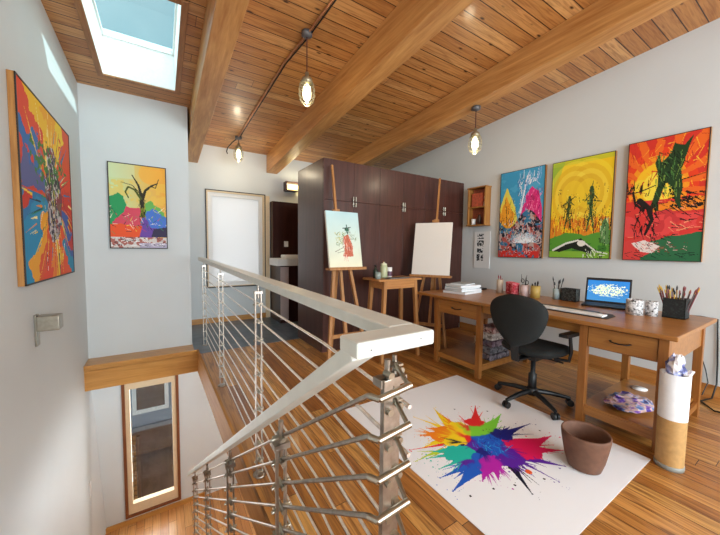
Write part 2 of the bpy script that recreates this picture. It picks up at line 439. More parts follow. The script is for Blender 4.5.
# skylight shaft + trim
t = thing('skylight', 'skylight with white shaft and wooden trim in the board ceiling', 'skylight', ((SX0+SX1)/2, 3.5, cz(3.5)))
TOP = 3.47
b = MB()
for x0, x1, y0, y1 in ((SX0-.04, SX0, SY0-.04, SY1+.04), (SX1, SX1+.04, SY0-.04, SY1+.04), (SX0, SX1, SY0-.04, SY0), (SX0, SX1, SY1, SY1+.04)):
    b.hexa([(x0,y0,cz(y0)),(x1,y0,cz(y0)),(x1,y1,cz(y1)),(x0,y1,cz(y1))], [(x0,y0,TOP),(x1,y0,TOP),(x1,y1,TOP),(x0,y1,TOP)])
obj('shaft', b, M['white'], t)
b = MB(); w = .05
for x0, x1, y0, y1 in ((SX0-w, SX0, SY0-w, SY1+w), (SX1, SX1+w, SY0-w, SY1+w), (SX0, SX1, SY0-w, SY0), (SX0, SX1, SY1, SY1+w)):
    b.hexa([(x0,y0,cz(y0)-.016),(x1,y0,cz(y0)-.016),(x1,y1,cz(y1)-.016),(x0,y1,cz(y1)-.016)], [(x0,y0,cz(y0)-.0015),(x1,y0,cz(y0)-.0015),(x1,y1,cz(y1)-.0015),(x0,y1,cz(y1)-.0015)])
obj('trim', b, wood('skylight_trim', '8a5830', 'ad7a4a', 'Y'), t, .003)
obj('glass', MB().box(SX0, SX1, SY0, SY1, TOP-.05, TOP-.04), M['skypane'], t)
obj('glazing_frame', MB().box(SX0, SX1, SY1-.018, SY1, TOP-.07, TOP-.052).box(SX0, SX1, SY0, SY0+.018, TOP-.07, TOP-.052).box(SX1-.018, SX1, SY0+.018, SY1-.018, TOP-.07, TOP-.052).box(SX0, SX0+.018, SY0+.018, SY1-.018, TOP-.07, TOP-.052), M['white'], t)

# beams
def beam(x0, x1, y1, label, dz=.31, dz1=None):
    y0 = YR; dz1 = dz1 or dz
    o = struct('ceiling_beam', MB().hexa([(x0,y0,cz(y0)-dz),(x1,y0,cz(y0)-dz),(x1,y1,cz(y1)-dz),(x0,y1,cz(y1)-dz)], [(x0,y0,cz(y0)),(x1,y0,cz(y0)),(x1,y1,cz(y1)),(x0,y1,cz(y1))]), M['beam'], label, bevel=.006)
beam(.335, .52, YF, 'heavy wooden ceiling beam nearest the skylight')
beam(1.61, 1.80, YF, 'heavy wooden ceiling beam between the hanging lamps')
beam(2.955, 3.13, YF, 'wooden ceiling beam nearest the right wall', .27)

# far window (frosted)
w = struct('window_1', MB().box(FX0-.035, FX0-.02, YF-.03, YF, FZ0-.03, FZ1+.04).box(FX1+.035, FX1+.05, YF-.03, YF, FZ0-.03, FZ1+.04).box(FX0-.02, FX1+.035, YF-.03, YF, FZ1+.025, FZ1+.04).box(FX0-.02, FX1+.035, YF-.02, YF, FZ0-.03, FZ0-.01), M['blackframe'], 'tall frosted window in the far wall')
obj('casing', MB().box(FX0-.02, FX0, YF-.025, YF, FZ0, FZ1+.025).box(FX1, FX1+.035, YF-.025, YF, FZ0, FZ1+.025).box(FX0, FX1, YF-.025, YF, FZ1, FZ1+.025).box(FX0-.02, FX1+.035, YF-.025, YF, FZ0-.01, FZ0), M['cream'], w)
obj('sash', MB().box(FX0, FX0+.06, YF+.0, YF+.05, FZ0, FZ1).box(FX1-.06, FX1, YF+.0, YF+.05, FZ0, FZ1).box(FX0+.06, FX1-.06, YF+.0, YF+.05, FZ1-.06, FZ1).box(FX0+.06, FX1-.06, YF+.0, YF+.05, FZ0, FZ0+.06), M['white'], w)
obj('pane', MB().box(FX0+.06, FX1-.06, YF+.02, YF+.03, FZ0+.06, FZ1-.06), M['blind'], w)
struct('trim_4', MB().box(FX1+.05, FX1+.12, YF-.04, YF, 0, FZ1+.02), M['cream'], 'pale post beside the frosted window')
struct('baseboard_far', MB().box(.31, 1.6, YF-.015, YF, .004, .09), M['fascia'])
struct('baseboard_right', MB().box(XR-.015, XR, YR, 3.34, 0, .1), M['fasciaY'])
struct('baseboard_back', MB().box(XL, .44, YB-.02, YB, LOW, LOW+.055), M['fascia'])

# low window
w = struct('window_2', MB().box(WX0-.03, WX0, YB-.02, YB+.03, WZ0-.03, WZ1).box(WX1, WX1+.03, YB-.02, YB+.03, WZ0-.03, WZ1).box(WX0, WX1, YB-.02, YB+.03, WZ0-.03, WZ0), wood('window_casing', '6e3c20', '8a5230', 'Z'), 'tall narrow window of the lower level')
obj('sash', MB().box(WX0, WX0+.045, YB, YB+.07, WZ0, WZ1).box(WX1-.045, WX1, YB, YB+.07, WZ0, WZ1).box(WX0+.045, WX1-.045, YB, YB+.07, WZ0, WZ0+.12).box(WX0+.045, WX1-.045, YB, YB+.07, WZ1-.08, WZ1), M['cream'], w)
obj('pane', MB().box(WX0+.045, WX1-.045, YB+.04, YB+.045, WZ0+.12, WZ1-.08), M['pane'], w)

# staircase under the camera's left
b = MB(); n = 12
for k in range(n-1):
    y = .6+.25*k; z = -.175*(k+1)
    b.box(XL+.005, .34, y, y+.27, z-.04, z).box(XL+.005, .34, y, y+.02, z-.0, z+.135)
struct('staircase', b, M['lowfloor'], 'oak stair flight going down to the lower level')

# outside
YN = 7.5
t = thing('neighbour_house', 'blue grey house wall seen outside through the low window', 'house', (-.2, YN, -4.6))
obj('siding', MB().box(-3, 3, YN, YN+.2, -2.36, 1.2), simple('blue_siding', '7f93a3', .7), t)
obj('ledge', MB().box(-3, 3, YN-.06, YN, -2.44, -2.36), simple('grey_ledge', '6a7a86', .7), t)
obj('skirt_wall', MB().box(-3, 3, YN+.05, YN+.2, -4.6, -2.44), simple('brown_skirt', '4a3a34', .8, noise=.3, scale=3), t)
f = obj('window', MB().box(-.56, .06, YN-.03, YN, -2.10, -2.02).box(-.56, .06, YN-.03, YN, -1.5, -1.42).box(-.56, -.49, YN-.03, YN, -2.02, -1.5).box(-.01, .06, YN-.03, YN, -2.02, -1.5), M['white'], t)
obj('pane', MB().box(-.49, -.01, YN-.012, YN-.005, -2.02, -1.5), simple('dark_pane', '4a4440', .1), f)
t = thing('slatted_fence', 'brown wooden slatted fence outside the low window', 'fence', (-.5, 7.2, -4.6))
b = MB()
for k in range(22): b.box(-.66, -.50, 7.16, 7.2, -4.55+.1*k, -4.48+.1*k)
obj('slat_panel', b, wood('fence_wood', '7a4a20', 'a87238', 'X'), t)
obj('post', MB().box(-.48, -.44, 7.15, 7.22, -4.6, -2.4), simple('fence_post', '5a3a28', .7), t)
struct('ground', MB().box(-8, 8, YB+.14, 14, -4.7, -4.6), simple('yard_ground', '4c4a48', .9, noise=.3, scale=2), 'dark yard ground outside')

# ------------------------------------------------------------------ railing
HR0 = (.262, .42, 1.075); HR1 = (.20, 3.62, -1.135)
def hr(y):
    k = (y-HR0[1])/(HR1[1]-HR0[1]); return Vector(HR0)*(1-k)+Vector(HR1)*k
rail = thing('stair_railing', 'grey capped steel rod railing around the stairwell and down the stairs', 'railing', (.42, .44, 0))
CT = 1.12; CH = .028
cap = MB().hexa([(.368,.468,CT-CH),(.432,.468,CT-CH),(.458,4.47,CT-CH),(.395,4.47,CT-CH)], [(.368,.468,CT),(.432,.468,CT),(.458,4.47,CT+.018),(.395,4.47,CT+.018)])
cap.hexa([(.258,.409,CT-CH),(.430,.409,CT-CH),(.432,.468,CT-CH),(.258,.468,CT-CH)], [(.258,.409,CT),(.430,.409,CT),(.432,.468,CT),(.258,.468,CT)])
obj('top_rail', cap, M['rail'], rail, .004)
d = (Vector(HR1)-Vector(HR0)).normalized()
a0 = Vector((.2835, .436, CT-.022)); a1 = Vector(HR1)
mb = MB().beam(a0, a1, .048, .030)
obj('stair_handrail', mb, M['rail'], rail, .003)
for p in ((.285,.409,1.105),(.395,.409,1.108)): obj('screw_head', MB().tube([p, (p[0], p[1]-.001, p[2])], .0012, 8), M['black'], rail)

def post(x, y, z0, ztop, zs, w=.016, gap=.03, along='Y', foot=True, clampdir=1):
    """pair of flat bars with rod clamps; bars stand side by side across the line of sight"""
    bb = MB()
    g = gap/2+w/2
    for s in (-1, 1):
        bb.box(x+s*g*.85-w*.3, x+s*g*.85+w*.3, y+s*g*.5-w*.5, y+s*g*.5+w*.5, z0, ztop-.07)
    o = obj('post', bb, M['steel'], rail, .001)
    sh = MB().tube([(x, y, ztop-.1), (x, y, ztop)], .007, 8).box(x-.022, x+.022, y-.014, y+.014, ztop-.075, ztop-.06)
    obj('top_bracket', sh, M['steel'], o)
    for z in zs:
        cb = MB().box(x-.022, x+.022, y-.008, y+.008, z-.003, z+.003)
        cb.tube([(x, y-.022, z), (x, y+.022, z)], .0065, 8)
        cb.tube([(x-.028, y-.006, z), (x+.026, y+.006, z)], .0048, 6)
        obj('clamp', cb, M['brass'], o)
    if foot:
        obj('foot_plate', MB().lathe([(0, 0), (.036, 0), (.036, .008), (.02, .012), (0, .012)], (x, y, z0), 20), M['steel'], o)
    return o
RZ = [.964-.0975*k for k in range(10)]
RX = .447
for y in (4.40, 3.02, 1.70): post(.425+.006*y, y, 0, CT-CH+.004, RZ, w=.013)
for k, z in enumerate(RZ):
    obj('rod', MB().tube([(.40, .44, z), (.437, .9, z), (.452, 2.4, z), (.465, 4.46, z)], .0045, 8), M['rod'], rail)
    if k % 3 == 0: pass
# corner post: two wider bars and the stepped connectors
px, py = .355, .445
bb = MB().box(px-.026, px-.006, py-.016, py-.004, 0, CT-.085).box(px+.008, px+.028, py+.004, py+.016, 0, CT-.085)
cp = obj('corner_post', bb, M['steel'], rail, .001)
obj('top_bracket', MB().tube([(px-.012, py-.006, CT-.12), (px-.012, py-.006, CT-.05)], .006, 8).tube([(px+.014, py+.006, CT-.12), (px+.014, py+.006, CT-.05)], .005, 8).box(px-.03, px+.03, py-.012, py+.014, CT-.1, CT-.085), M['steel'], cp)
SZ = [1.035-.0675*k for k in range(10)]
for k in range(10):
    z = SZ[k]-.012
    c = MB().tube([(px-.016, py-.024, z+.022), (px-.016, py-.005, z+.022)], .0065, 10)
    c.tube([(px+.016, py-.014, z+.022), (px+.016, py+.006, z+.022)], .0065, 10)
    c.tube([(px+.008, py-.004, z+.034), (px-.012, py-.066, z+.018)], .0042, 8)
    c.box(px-.006, px+.022, py-.010, py+.010, z+.030, z+.034)
    obj('clamp', c, M['brass'], cp)
SY = (.80, 1.5, 2.3, 3.15)
def slope_rod(k):
    # rod k below the handrail, parallel to it
    off = SZ[k]-hr(.40).z-.0
    pts = [Vector((.345, .378, SZ[k]+.010)), Vector((.285, .384, SZ[k]-.002))]
    for y in (.40, .8, 1.5, 2.3, 3.15, 3.3):
        q = hr(y); pts.append(Vector((q.x+.012, y, q.z+off-.0)))
    return pts
for k in range(10):
    p = slope_rod(k)
    r = obj('stair_rod', MB().tube(p, .0046, 8), M['steel'], rail)
    obj('connector', MB().tube([p[0], p[1]], .0058, 8).tube([p[1], p[1]*.1+p[2]*.9], .0055, 8), M['brass'], r)
for i, y in enumerate(SY):
    q = hr(y); off = [SZ[k]-hr(.40).z for k in range(10)]
    k = math.floor((y-.6)/.25); zt = -.175*(k+1)
    post(q.x+.008, y, zt, q.z-.01, [q.z+o for o in off], w=.012, gap=.022, foot=True)

# ------------------------------------------------------------------ tall cabinet
CX0, CY0, CY1, CTOP, CS = 1.62, 3.35, 4.16, 2.33, 1.85
t = thing('wardrobe_cabinet', 'dark walnut wall of cabinets reaching almost to the beams', 'cabinet', (2.85, 3.75, 0))
obj('body', MB().box(CX0, XR-.005, CY0+.02, CY1, 0, CTOP), M['cab'], t, .002)
nx = 3; W = (XR-.005-CX0)
xs = [CX0, 2.05, 2.45, 2.85, 3.25, 3.65, XR-.005]
xs = [CX0, 2.04, 2.44, 2.84, 3.24, 3.64, XR-.005]
for i in range(6):
    x0, x1 = xs[i]+.002, xs[i+1]-.002
    hx = x1-.016 if i % 2 == 0 else x0+.016
    for (z0, z1, hz, nm) in ((.08, CS-.002, CS-.034, 'door'), (CS+.002, CTOP, CS+.034, 'upper_door')):
        dd = obj(nm, MB().box(x0, x1, CY0, CY0+.02, z0, z1), M['cab'], t, .0015)
        h = MB().tube([(hx, CY0-.022, hz-.028), (hx, CY0-.022, hz+.028)], .0075, 8).tube([(hx, CY0, hz), (hx, CY0-.022, hz)], .006, 8)
        h.tube([(hx-.012, CY0-.018, hz), (hx+.012, CY0-.018, hz)], .006, 8)
        obj('handle', h, M['brass'], dd)

# kitchenette beyond
t = thing('tall_dark_panel', 'dark brown tall cupboard behind the white counter', 'cupboard', (1.95, 5.55, 0))
obj('body', MB().box(1.665, 2.6, 5.48, YF-.002, 0, 2.09), M['dark'], t)
obj('outlet_plate', MB().box(1.87, 1.945, 5.472, 5.48, 1.29, 1.39), M['white'], t)
t = thing('counter', 'white topped counter before the dark cupboard', 'counter', (1.9, 5.25, 0))
obj('countertop', MB().box(1.60, 2.6, 5.02, 5.478, .97, 1.09), M['white'], t, .004)
obj('body', MB().box(1.66, 2.6, 5.06, 5.478, .004, .97), M['dark'], t)
obj('lit_left_part', MB().box(1.662, 1.80, 5.045, 5.06, .06, .95), simple('rosy_reflection', 'b8a4a0', .3), t)  # reflected light on the counter's left part, put in as a rosy colour
tag(obj('white_box', MB().box(1.78, 2.1, 5.2, 5.4, 1.09, 1.15), M['white'], bevel=.01), 'low white box lying on the white counter', 'box')
t = thing('wall_sconce', 'small wood framed wall lamp glowing above the dark cupboard', 'lamp', (2.12, 5.6, 2.4))
obj('frame', MB().box(1.92, 2.35, 5.52, 5.65, 2.455, 2.475).box(1.92, 1.945, 5.52, 5.65, 2.31, 2.455).box(1.945, 2.15, 5.52, 5.65, 2.31, 2.325), M['dark'], t)
obj('shade', MB().tube([(1.97, 5.58, 2.385), (2.33, 5.58, 2.385)], .045, 12), simple('glowing_shade', 'ffe6a0', .5, emit='ffdf8a', es=2.2), t)

# ------------------------------------------------------------------ hanging lamps
M['bulb'] = simple('lamp_bulb', 'fff8e0', .4, emit='fff4d0', es=2.6)
M['cage'] = simple('galvanised_cage', 'a79c80', .4, metal=.7)
def lamp_proto(loc, cord, label):
    t = thing('cage_pendant_lamp', label, 'lamp', loc, group='caged glass pendant lamps')
    b = MB().lathe([(0,0),(.05,0),(.05,-.03),(.02,-.045),(0,-.045)], n=8)
    b.tube([(0,-.055,-.018),(0,.055,-.018)], .014, 8)
    obj('ceiling_box', b, simple('grey_box', '6f6f70', .5, metal=.5), t, local=True)
    obj('cord', MB().tube([(0,0,-.04),(0,0,-cord)], .005, 8), simple('dark_red_cord', '4a1a1a', .6), t, local=True)
    z = -cord
    obj('socket', MB().lathe([(0,.02),(.016,.02),(.018,-.015),(.042,-.03),(.05,-.05),(.05,-.075),(0,-.075)], (0,0,z), 20), M['cage'], t, local=True)
    obj('glass', MB().lathe([(.046,-.075),(.056,-.1),(.056,-.2),(.044,-.235),(.012,-.25),(0,-.25)], (0,0,z), 20), M['jar'], t, local=True)
    obj('bulb', MB().lathe([(.014,-.08),(.03,-.1),(.038,-.14),(.036,-.19),(.02,-.215),(0,-.22)], (0,0,z), 16), M['bulb'], t, local=True)
    cg = MB()
    for zz, r in ((-.085,.064),(-.125,.070),(-.17,.070),(-.215,.062)):
        cg.tube([(r*math.cos(2*PI*k/20), r*math.sin(2*PI*k/20), z+zz) for k in range(20)], .0028, 6, closed=True)
    for k in range(6):
        a = 2*PI*k/6; c, s = math.cos(a), math.sin(a)
        cg.tube([(.052*c,.052*s,z-.065),(.070*c,.070*s,z-.12),(.070*c,.070*s,z-.18),(.060*c,.060*s,z-.225),(.02*c,.02*s,z-.262),(0,0,z-.266)], .0028, 6)
    obj('cage', cg, M['cage'], t, local=True)
    return t
lp = [((1.109, 2.634, cz(2.634)), .36, 'caged glass pendant lamp in front of the middle ceiling beam'),
      ((1.03, 5.10, cz(5.10)), .11, 'caged pendant lamp nearest the frosted far window'),
      ((3.05, 2.36, cz(2.36)-.27), .26, 'caged pendant lamp hanging from the beam near the right wall')]
for L, c, lb in lp: lamp_proto(L, c, lb)
t = thing('ceiling_conduit', 'copper and black wires clipped along the ceiling between the lamps', 'cable', (1.1, 2.6, cz(2.6)))
P = [(1.10, .3), (1.145, 2.1), (1.11, 2.62)]
def cp3(x, y, d): return (x, y, cz(y)-d)
obj('copper_pipe', MB().tube([cp3(1.18, 0, .022), cp3(1.14, 2.2, .022), cp3(1.105, 2.66, .024), cp3(1.06, 3.1, .018), cp3(1.02, 5.15, .018)], .009, 8), simple('copper', 'c08a68', .35, metal=.8), t)
obj('black_wire', MB().tube([cp3(1.205, 0, .016), cp3(1.165, 2.2, .016), cp3(1.135, 2.64, .02), cp3(1.085, 3.1, .012), cp3(1.045, 5.15, .012)], .006, 8), M['black'], t)
obj('loose_end', MB().tube([cp3(1.02,5.12,.02), cp3(.96,5.2,.06), (.90,5.24,cz(5.2)-.14), (.885,5.25,cz(5.2)-.2), (.90,5.26,cz(5.2)-.23)], .008, 8), M['black'], t)

# sconce on the left wall
t = thing('wall_lamp', 'square brushed metal lamp sticking out of the left wall', 'lamp', (XL, 2.86, .7))
obj('back_plate', MB().box(XL, XL+.012, 2.84, 2.90, .60, .81), M['brass'], t, .002)
obj('hood', MB().box(XL+.012, XL+.125, 2.83, 2.93, .70, .80), M['brass'], t, .006)

# light switch on the lower left wall
tag(obj('light_switch', MB().box(XL, XL+.012, 4.26, 4.30, -1.45, -1.28), M['white'], bevel=.003), 'slim white wall plate low on the left stairwell wall', 'switch')

# ------------------------------------------------------------------ paintings
def pic(name, label, cv, corner, du, dv, nrm, th, fm, rim=.012):
    """stretched painting: box frame behind + painted face. nrm points to the room"""
    c = Vector(corner); du = Vector(du); dv = Vector(dv); n = Vector(nrm)
    t = thing(name, label, 'painting', tuple(c+du*.5+dv-n*th*.5), group=None)
    a = du.normalized(); bq = dv.normalized()
    q = [c, c+du, c+du+dv, c+dv]
    obj('frame', MB().hexa([p-n*th for p in q], [p-n*.002 for p in q]), fm, t)
    r = MB()
    for p, e, w in ((c, du, bq), (c+dv, du, -bq), (c, dv, a), (c+du, dv, -a)):
        r.hexa([p-n*.004, p+e-n*.004, p+e+w*rim-n*.004, p+w*rim-n*.004], [p+n*.003, p+e+n*.003, p+e+w*rim+n*.003, p+w*rim+n*.003])
    obj('edge', r, M['blackframe'], t)
    painted('painted_face', cv, c, du, dv, M['paint'], t)
    return t

# left wall: colour burst
cv = Cv(150, 190, 'd8402a'); 
ang = np.arctan2(cv.V-.52, (cv.U-.52)); R = np.hypot((cv.U-.52), cv.V-.52)
ang = ang+(cv.nz(5, 3)-.5)*.9+(cv.nz(18, 4)-.5)*.3*(1)
secs = [(-3.2,'d8452c'),(-2.75,'2f6fb5'),(-2.45,'e04a2a'),(-2.15,'f2c01e'),(-1.75,'f0a81e'),(-1.45,'f4cf2a'),(-1.15,'e2542a'),(-.7,'e8442c'),(-.35,'d83a30'),(.1,'c93a34'),(.35,'3c62b0'),(.6,'1f8fb8'),(.85,'e9562a'),(1.1,'f2c422'),(1.35,'ee8424'),(1.6,'e8482a'),(1.95,'e2552c'),(2.2,'f0a828'),(2.4,'2390c0'),(2.85,'2a7ab4'),(3.05,'cc3a2c')]
for a0, k in secs: cv.fill(ang > a0, k)
q = np.random.RandomState(4)
cols = ['f4d03a','e03424','2f7ab8','fff0a0','1d8a5a','f09020','20304a']
for i in range(85):
    a = q.rand()*2*PI; r0 = .14+q.rand()*.25; r1 = r0+.06+q.rand()*.2; w = .004+q.rand()*.014
    cv.line((.52+r0*math.cos(a), .52+r0*math.sin(a)), (.52+r1*math.cos(a+.06), .52+r1*math.sin(a+.06)), w, cols[q.randint(len(cols))], .001)
cv.poly([(.05,.28),(.3,.42),(.5,.5),(.3,.5),(.02,.5)], '3a68b4', .8, .08)
blob = (np.hypot((cv.U-.56)/.17, (cv.V-.52)/.27)+(cv.nz(8, 7)-.5)*.9) < 1
cv.fill(blob, '565468'); n = cv.nz(40, 9, 2)
cv.fill(blob & (n > .56), 'c8c4c8'); cv.fill(blob & (n < .42), '26283a'); cv.fill(blob & (cv.nz(20, 12) > .6), '8a3a4a')
gb = (np.hypot((cv.U-.5)/.28, (cv.V-.33)/.14)+(cv.nz(16, 17)-.5)*1.4) < 1
cv.fill(gb & (cv.nz(30, 19, 2) > .52), '3e7a3a')
cv.strokes(60, (.3,.8,.2,.85), ['f6e04a','ffffff','303048','48a058'], .1, .006, 1.57, .7, 8)
pic('abstract_painting', 'large red, yellow and blue burst painting on the left wall', cv, (-.68, 2.60, 2.255), (0, 1.22, 0), (0, 0, -1.23), (1, 0, 0), .033, M['frame'], .01)

# back wall: tree
cv = Cv(110, 190, 'e9cf5a')
g = np.clip((cv.U*1.1-cv.V*.4), 0, 1)[..., None]
cv.a = cv.c('cfe0a4')*(1-g)+cv.c('f2a83a')*g
cv.fill((cv.V < .18) & (cv.U < .45), 'd3e2bc', .5); cv.disc((.72,.1), .12, 'f5b040', .7)
n = cv.nz(12, 3)
cv.fill((n > .5) & (cv.V > .2) & (cv.V < .5), 'f0c850', .5)
cv.poly([(0,.42),(.12,.35),(.25,.38),(.3,.55),(.22,.72),(0,.74)], '2a9a5c', 1, .08, 2)
cv.poly([(.55,.48),(.7,.42),(.95,.56),(1,.72),(.6,.7)], '6cb85a', 1, .06, 3)
cv.poly([(.05,.7),(.3,.52),(.55,.5),(.6,.75),(.3,.8),(.05,.85)], 'd84c62', 1, .08, 4)
cv.poly([(.5,.72),(.62,.55),(.75,.5),(.98,.62),(1,.78),(.55,.88)], '4a78d0', 1, .06, 5)
cv.poly([(.45,.8),(.6,.6),(.7,.75),(.95,.72),(.8,.85),(.5,.9)], '6e4aa6', 1, .07, 6)
cv.poly([(0,.72),(.55,.72),(.5,.88),(0,.88)], 'ee5a2c', 1, .05, 7)
cv.poly([(.75,.76),(1,.73),(1,.86),(.7,.86)], '37304e')
cv.fill((cv.V > .865), 'd6d0cc'); cv.fill((cv.V > .865) & (cv.nz(30, 8, 2) < .5), 'b06a60'); cv.fill((cv.V > .93) & (cv.U > .5), 'b8b0c8')
cv.strokes(70, (0,1,.5,.8), ['f6ead0','e8e050','2b2440','d83a50','3a9a60'], .08, .006, .2, 1.2, 3)
cv.strokes(60, (0,.95,.86,.97), ['2a2428','ffffff'], .1, .006, .05, .2, 4)
k = '2e2a18'
cv.path([(.57,.6),(.56,.45),(.54,.34)], .05, k, .035); cv.path([(.56,.42),(.62,.3),(.72,.24),(.84,.2)], .035, k, .012); cv.path([(.72,.24),(.8,.26),(.86,.15)], .014, k, .006)
cv.path([(.55,.36),(.5,.24),(.4,.13)], .03, k, .01); cv.path([(.54,.4),(.44,.3),(.33,.27),(.28,.33),(.33,.4)], .026, '4e5a20', .012)
cv.path([(.53,.34),(.4,.25),(.2,.22)], .012, k, .004); cv.poly([(.5,.62),(.56,.5),(.62,.62)], '5e6418')
cv.strokes(30, (.5,.62,.4,.62), ['a0a030','181808'], .05, .006, 1.57, .3, 9)
pic('tree_painting', 'painting of a black tree over rainbow hills on the back wall', cv, (-.488, 4.478, 2.212), (.556, 0, 0), (0, 0, -.97), (0, -1, 0), .03, M['blackframe'], .01)

# right wall 1
cv = Cv(110, 190, '3f9cc8')
n = cv.nz(10, 2)
cv.fill(n > .55, '58b0d6', .6)
cv.poly([(0,.42),(.17,.18),(.38,.42),(.5,.7),(0,.75)], 'e9dc5a', 1, .03); cv.poly([(0,.5),(.16,.3),(.36,.5),(.3,.75),(0,.78)], 'f0a42c', 1, .06, 3)
cv.poly([(.46,.72),(.5,.5),(.6,.3),(.74,.2),(.88,.27),(.96,.45),(.98,.75)], 'e03484', 1, .03, 4)
cv.poly([(.6,.6),(.66,.36),(.8,.26),(.9,.5),(.9,.66)], 'd82a72', .8, .05)
cv.path([(.5,.48),(.56,.3),(.6,.14),(.66,.08)], .03, 'dfe8f4', .01); cv.path([(.6,.16),(.78,.12),(.9,.2)], .02, 'a8c4e4', .006)
cv.strokes(60, (.62,.95,.26,.6), ['f070a8','b01858','8a1a50','ff9ac8'], .07, .006, -1.4, .5, 25)
cv.strokes(90, (.42,.66,.1,.66), ['ffffff','5a86c4','2c3c78','c8dcf0'], .07, .006, -1.3, .6, 5)
cv.strokes(40, (.6,.95,.06,.2), ['ffffff','8ab0e0'], .07, .006, -1.2, .5, 6)
low = (cv.V > .56+.1*np.sin(cv.U*7))
cv.fill(low, '4a4458'); m = cv.nz(34, 8, 2); cv.fill(low & (m > .55), 'c0a8a0'); cv.fill(low & (m < .4), '16181e'); cv.fill(low & (cv.nz(14, 9) > .58), 'b85a50'); cv.fill(low & (cv.nz(12, 19) > .6), '3a7aa0')
cv.disc((.62,.78), .13, 'e8eef4', .7, .06, .8, 2)
for i in range(40):
    a = PI+PI*i/40*1.0; cv.line((.62,.83), (.62+.36*math.cos(a), .83+.14*math.sin(a)), .005, 'f2f6fa', .002)
cv.fill((cv.V > .92) & (cv.nz(20, 31) > .42), 'd8342c')
cv.strokes(200, (0,1,.56,.98), ['101018','e8e0e0','c83a3a','40a0c0'], .06, .006, .6, 1.6, 7)
cv.strokes(50, (0,.4,.36,.75), ['8a3a18','2a1a10','f6e060'], .08, .006, -1.4, .5, 17)
pic('mountain_painting', 'painting with blue sky and a pink dome, nearest the dark cabinet', cv, (4.058, 2.685, 2.345), (0, -.605, 0), (0, 0, -1.17), (-1, 0, 0), .04, M['frame'], .006)

# right wall 2
cv = Cv(120, 200, 'f0c81c')
cv.fill(cv.nz(6, 2) > .55, 'e8b418', .6)
cv.poly([(0,0),(.22,0),(.08,.3),(0,.42)], '9cbc3c', 1, .05); cv.fill((cv.V < .05), 'b8c83a', .6)
for r0, k in ((.42,'f6dc40'),(.36,'e2b020'),(.3,'f8e050'),(.24,'dca81c'),(.18,'f4d430')):
    for cx in (.38, .62):
        cv.disc((cx,.36), r0*.62, k, .55, r0*.8)
cv.fill((cv.V > .6) & (cv.nz(14, 5) > .42), 'e08a24'); 
cv.strokes(150, (0,1,.62,.78), ['d8641c','f0a020','a83a14','f6d840','5a2a10'], .11, .008, -1.5, .35, 6)
cv.poly([(0,.8),(.3,.74),(.6,.77),(1,.72),(1,1),(0,1)], '5a9a34', 1, .03, 8); cv.fill((cv.V > .85) & (cv.nz(10, 9) > .5), '3e7c2c'); cv.fill((cv.V > .93), '86b83c')
cv.poly([(.06,.93),(.3,.84),(.55,.8),(.66,.86),(.75,.96),(.4,.9),(.2,.94)], '1a2018'); cv.path([(.08,.92),(.3,.85),(.5,.82),(.62,.85),(.8,.93),(.96,.95)], .022, 'e4e4dc', .01)
cv.disc((.56,.85), .04, 'eceae0', 1, .03); cv.strokes(24, (.6,.9,.9,.97), ['12180e','e0e8d0'], .08, .008, .8, 1, 4)
def figure(cv, x, y, h, k, lean=0.):
    cv.disc((x+lean, y), h*.045, k); cv.line((x+lean, y+.02), (x, y+h*.5), h*.10, k, h*.07)
    cv.line((x, y+h*.48), (x-.05, y+h), h*.05, k, .012); cv.line((x, y+h*.48), (x+.06, y+h), h*.05, k, .012)
    cv.line((x+lean, y+h*.12), (x-.1, y+h*.3), .014, k, .008); cv.line((x+lean, y+h*.12), (x+.1, y+h*.26), .014, k, .008)
figure(cv, .31, .38, .32, '3a4a24', .02); figure(cv, .68, .31, .42, '33502c', .0)
cv.line((.2,.46),(.42,.38), .01, '2a2a18'); cv.line((.55,.42),(.84,.45), .008, '2a3a20'); cv.line((.68,.32),(.7,.24), .012, '33502c', .002)
cv.poly([(.84,.72),(.9,.6),(.97,.68),(.98,.86),(.86,.84)], '5c8a50', 1, .04); cv.strokes(30, (.82,1,.6,.86), ['1c2c18','c8d8a8'], .05, .006, 1.5, .6, 7)
cv.strokes(60, (.24,.38,.42,.7), ['1c2a14','6a7a30','2a2a18'], .05, .007, -1.5, .8, 71)
cv.strokes(80, (.6,.76,.34,.72), ['1c2a14','6a8a40','2a3a20'], .05, .007, -1.5, .8, 72)
cv.strokes(60, (.1,.95,.3,.75), ['8a4a14','f8e860','5a3a18'], .06, .004, -1.5, .4, 16)
pic('yellow_figures_painting', 'yellow painting of two thin figures over green ground, middle of the right wall', cv, (4.058, 1.995, 2.335), (0, -.625, 0), (0, 0, -1.145), (-1, 0, 0), .04, M['frame'], .006)

# right wall 3
cv = Cv(130, 230, 'e0402a')
ang = np.arctan2(cv.V-.42, (cv.U-.45)*.6); R = np.hypot((cv.U-.42)*.65, cv.V-.4)
ray = (np.sin(ang*19+cv.nz(4, 3)*5+cv.nz(30, 33)*1.6) > 0) & (cv.V < .5)
cv.fill(cv.V < .5, 'ee6a24'); cv.fill(ray, 'e8421f'); cv.fill(ray & (R > .32), 'd8362a'); cv.fill((R < .25) & ray & (cv.V < .5), 'f49a20')
cv.fill((R < .2) & (cv.V < .5), 'f6c224'); cv.fill((R < .13) & (cv.V < .5), 'f8e048'); cv.disc((.2,.38), .06, 'f4d840', .8)
cv.fill(cv.V > .5, 'd83a34'); cv.poly([(.35,.55),(1,.5),(1,.6),(.4,.6)], 'f08a24', 1, .04, 2); cv.poly([(.3,.85),(.38,.6),(.6,.58),(.75,.66),(.55,.8)], 'cc3a3c')
cv.fill((cv.V > .62) & (cv.V < .8) & (cv.nz(9, 4) > .5), 'e24a48'); cv.poly([(.3,.86),(.6,.8),(1,.76),(1,1),(.25,1)], '2c6a44', 1, .03, 5)
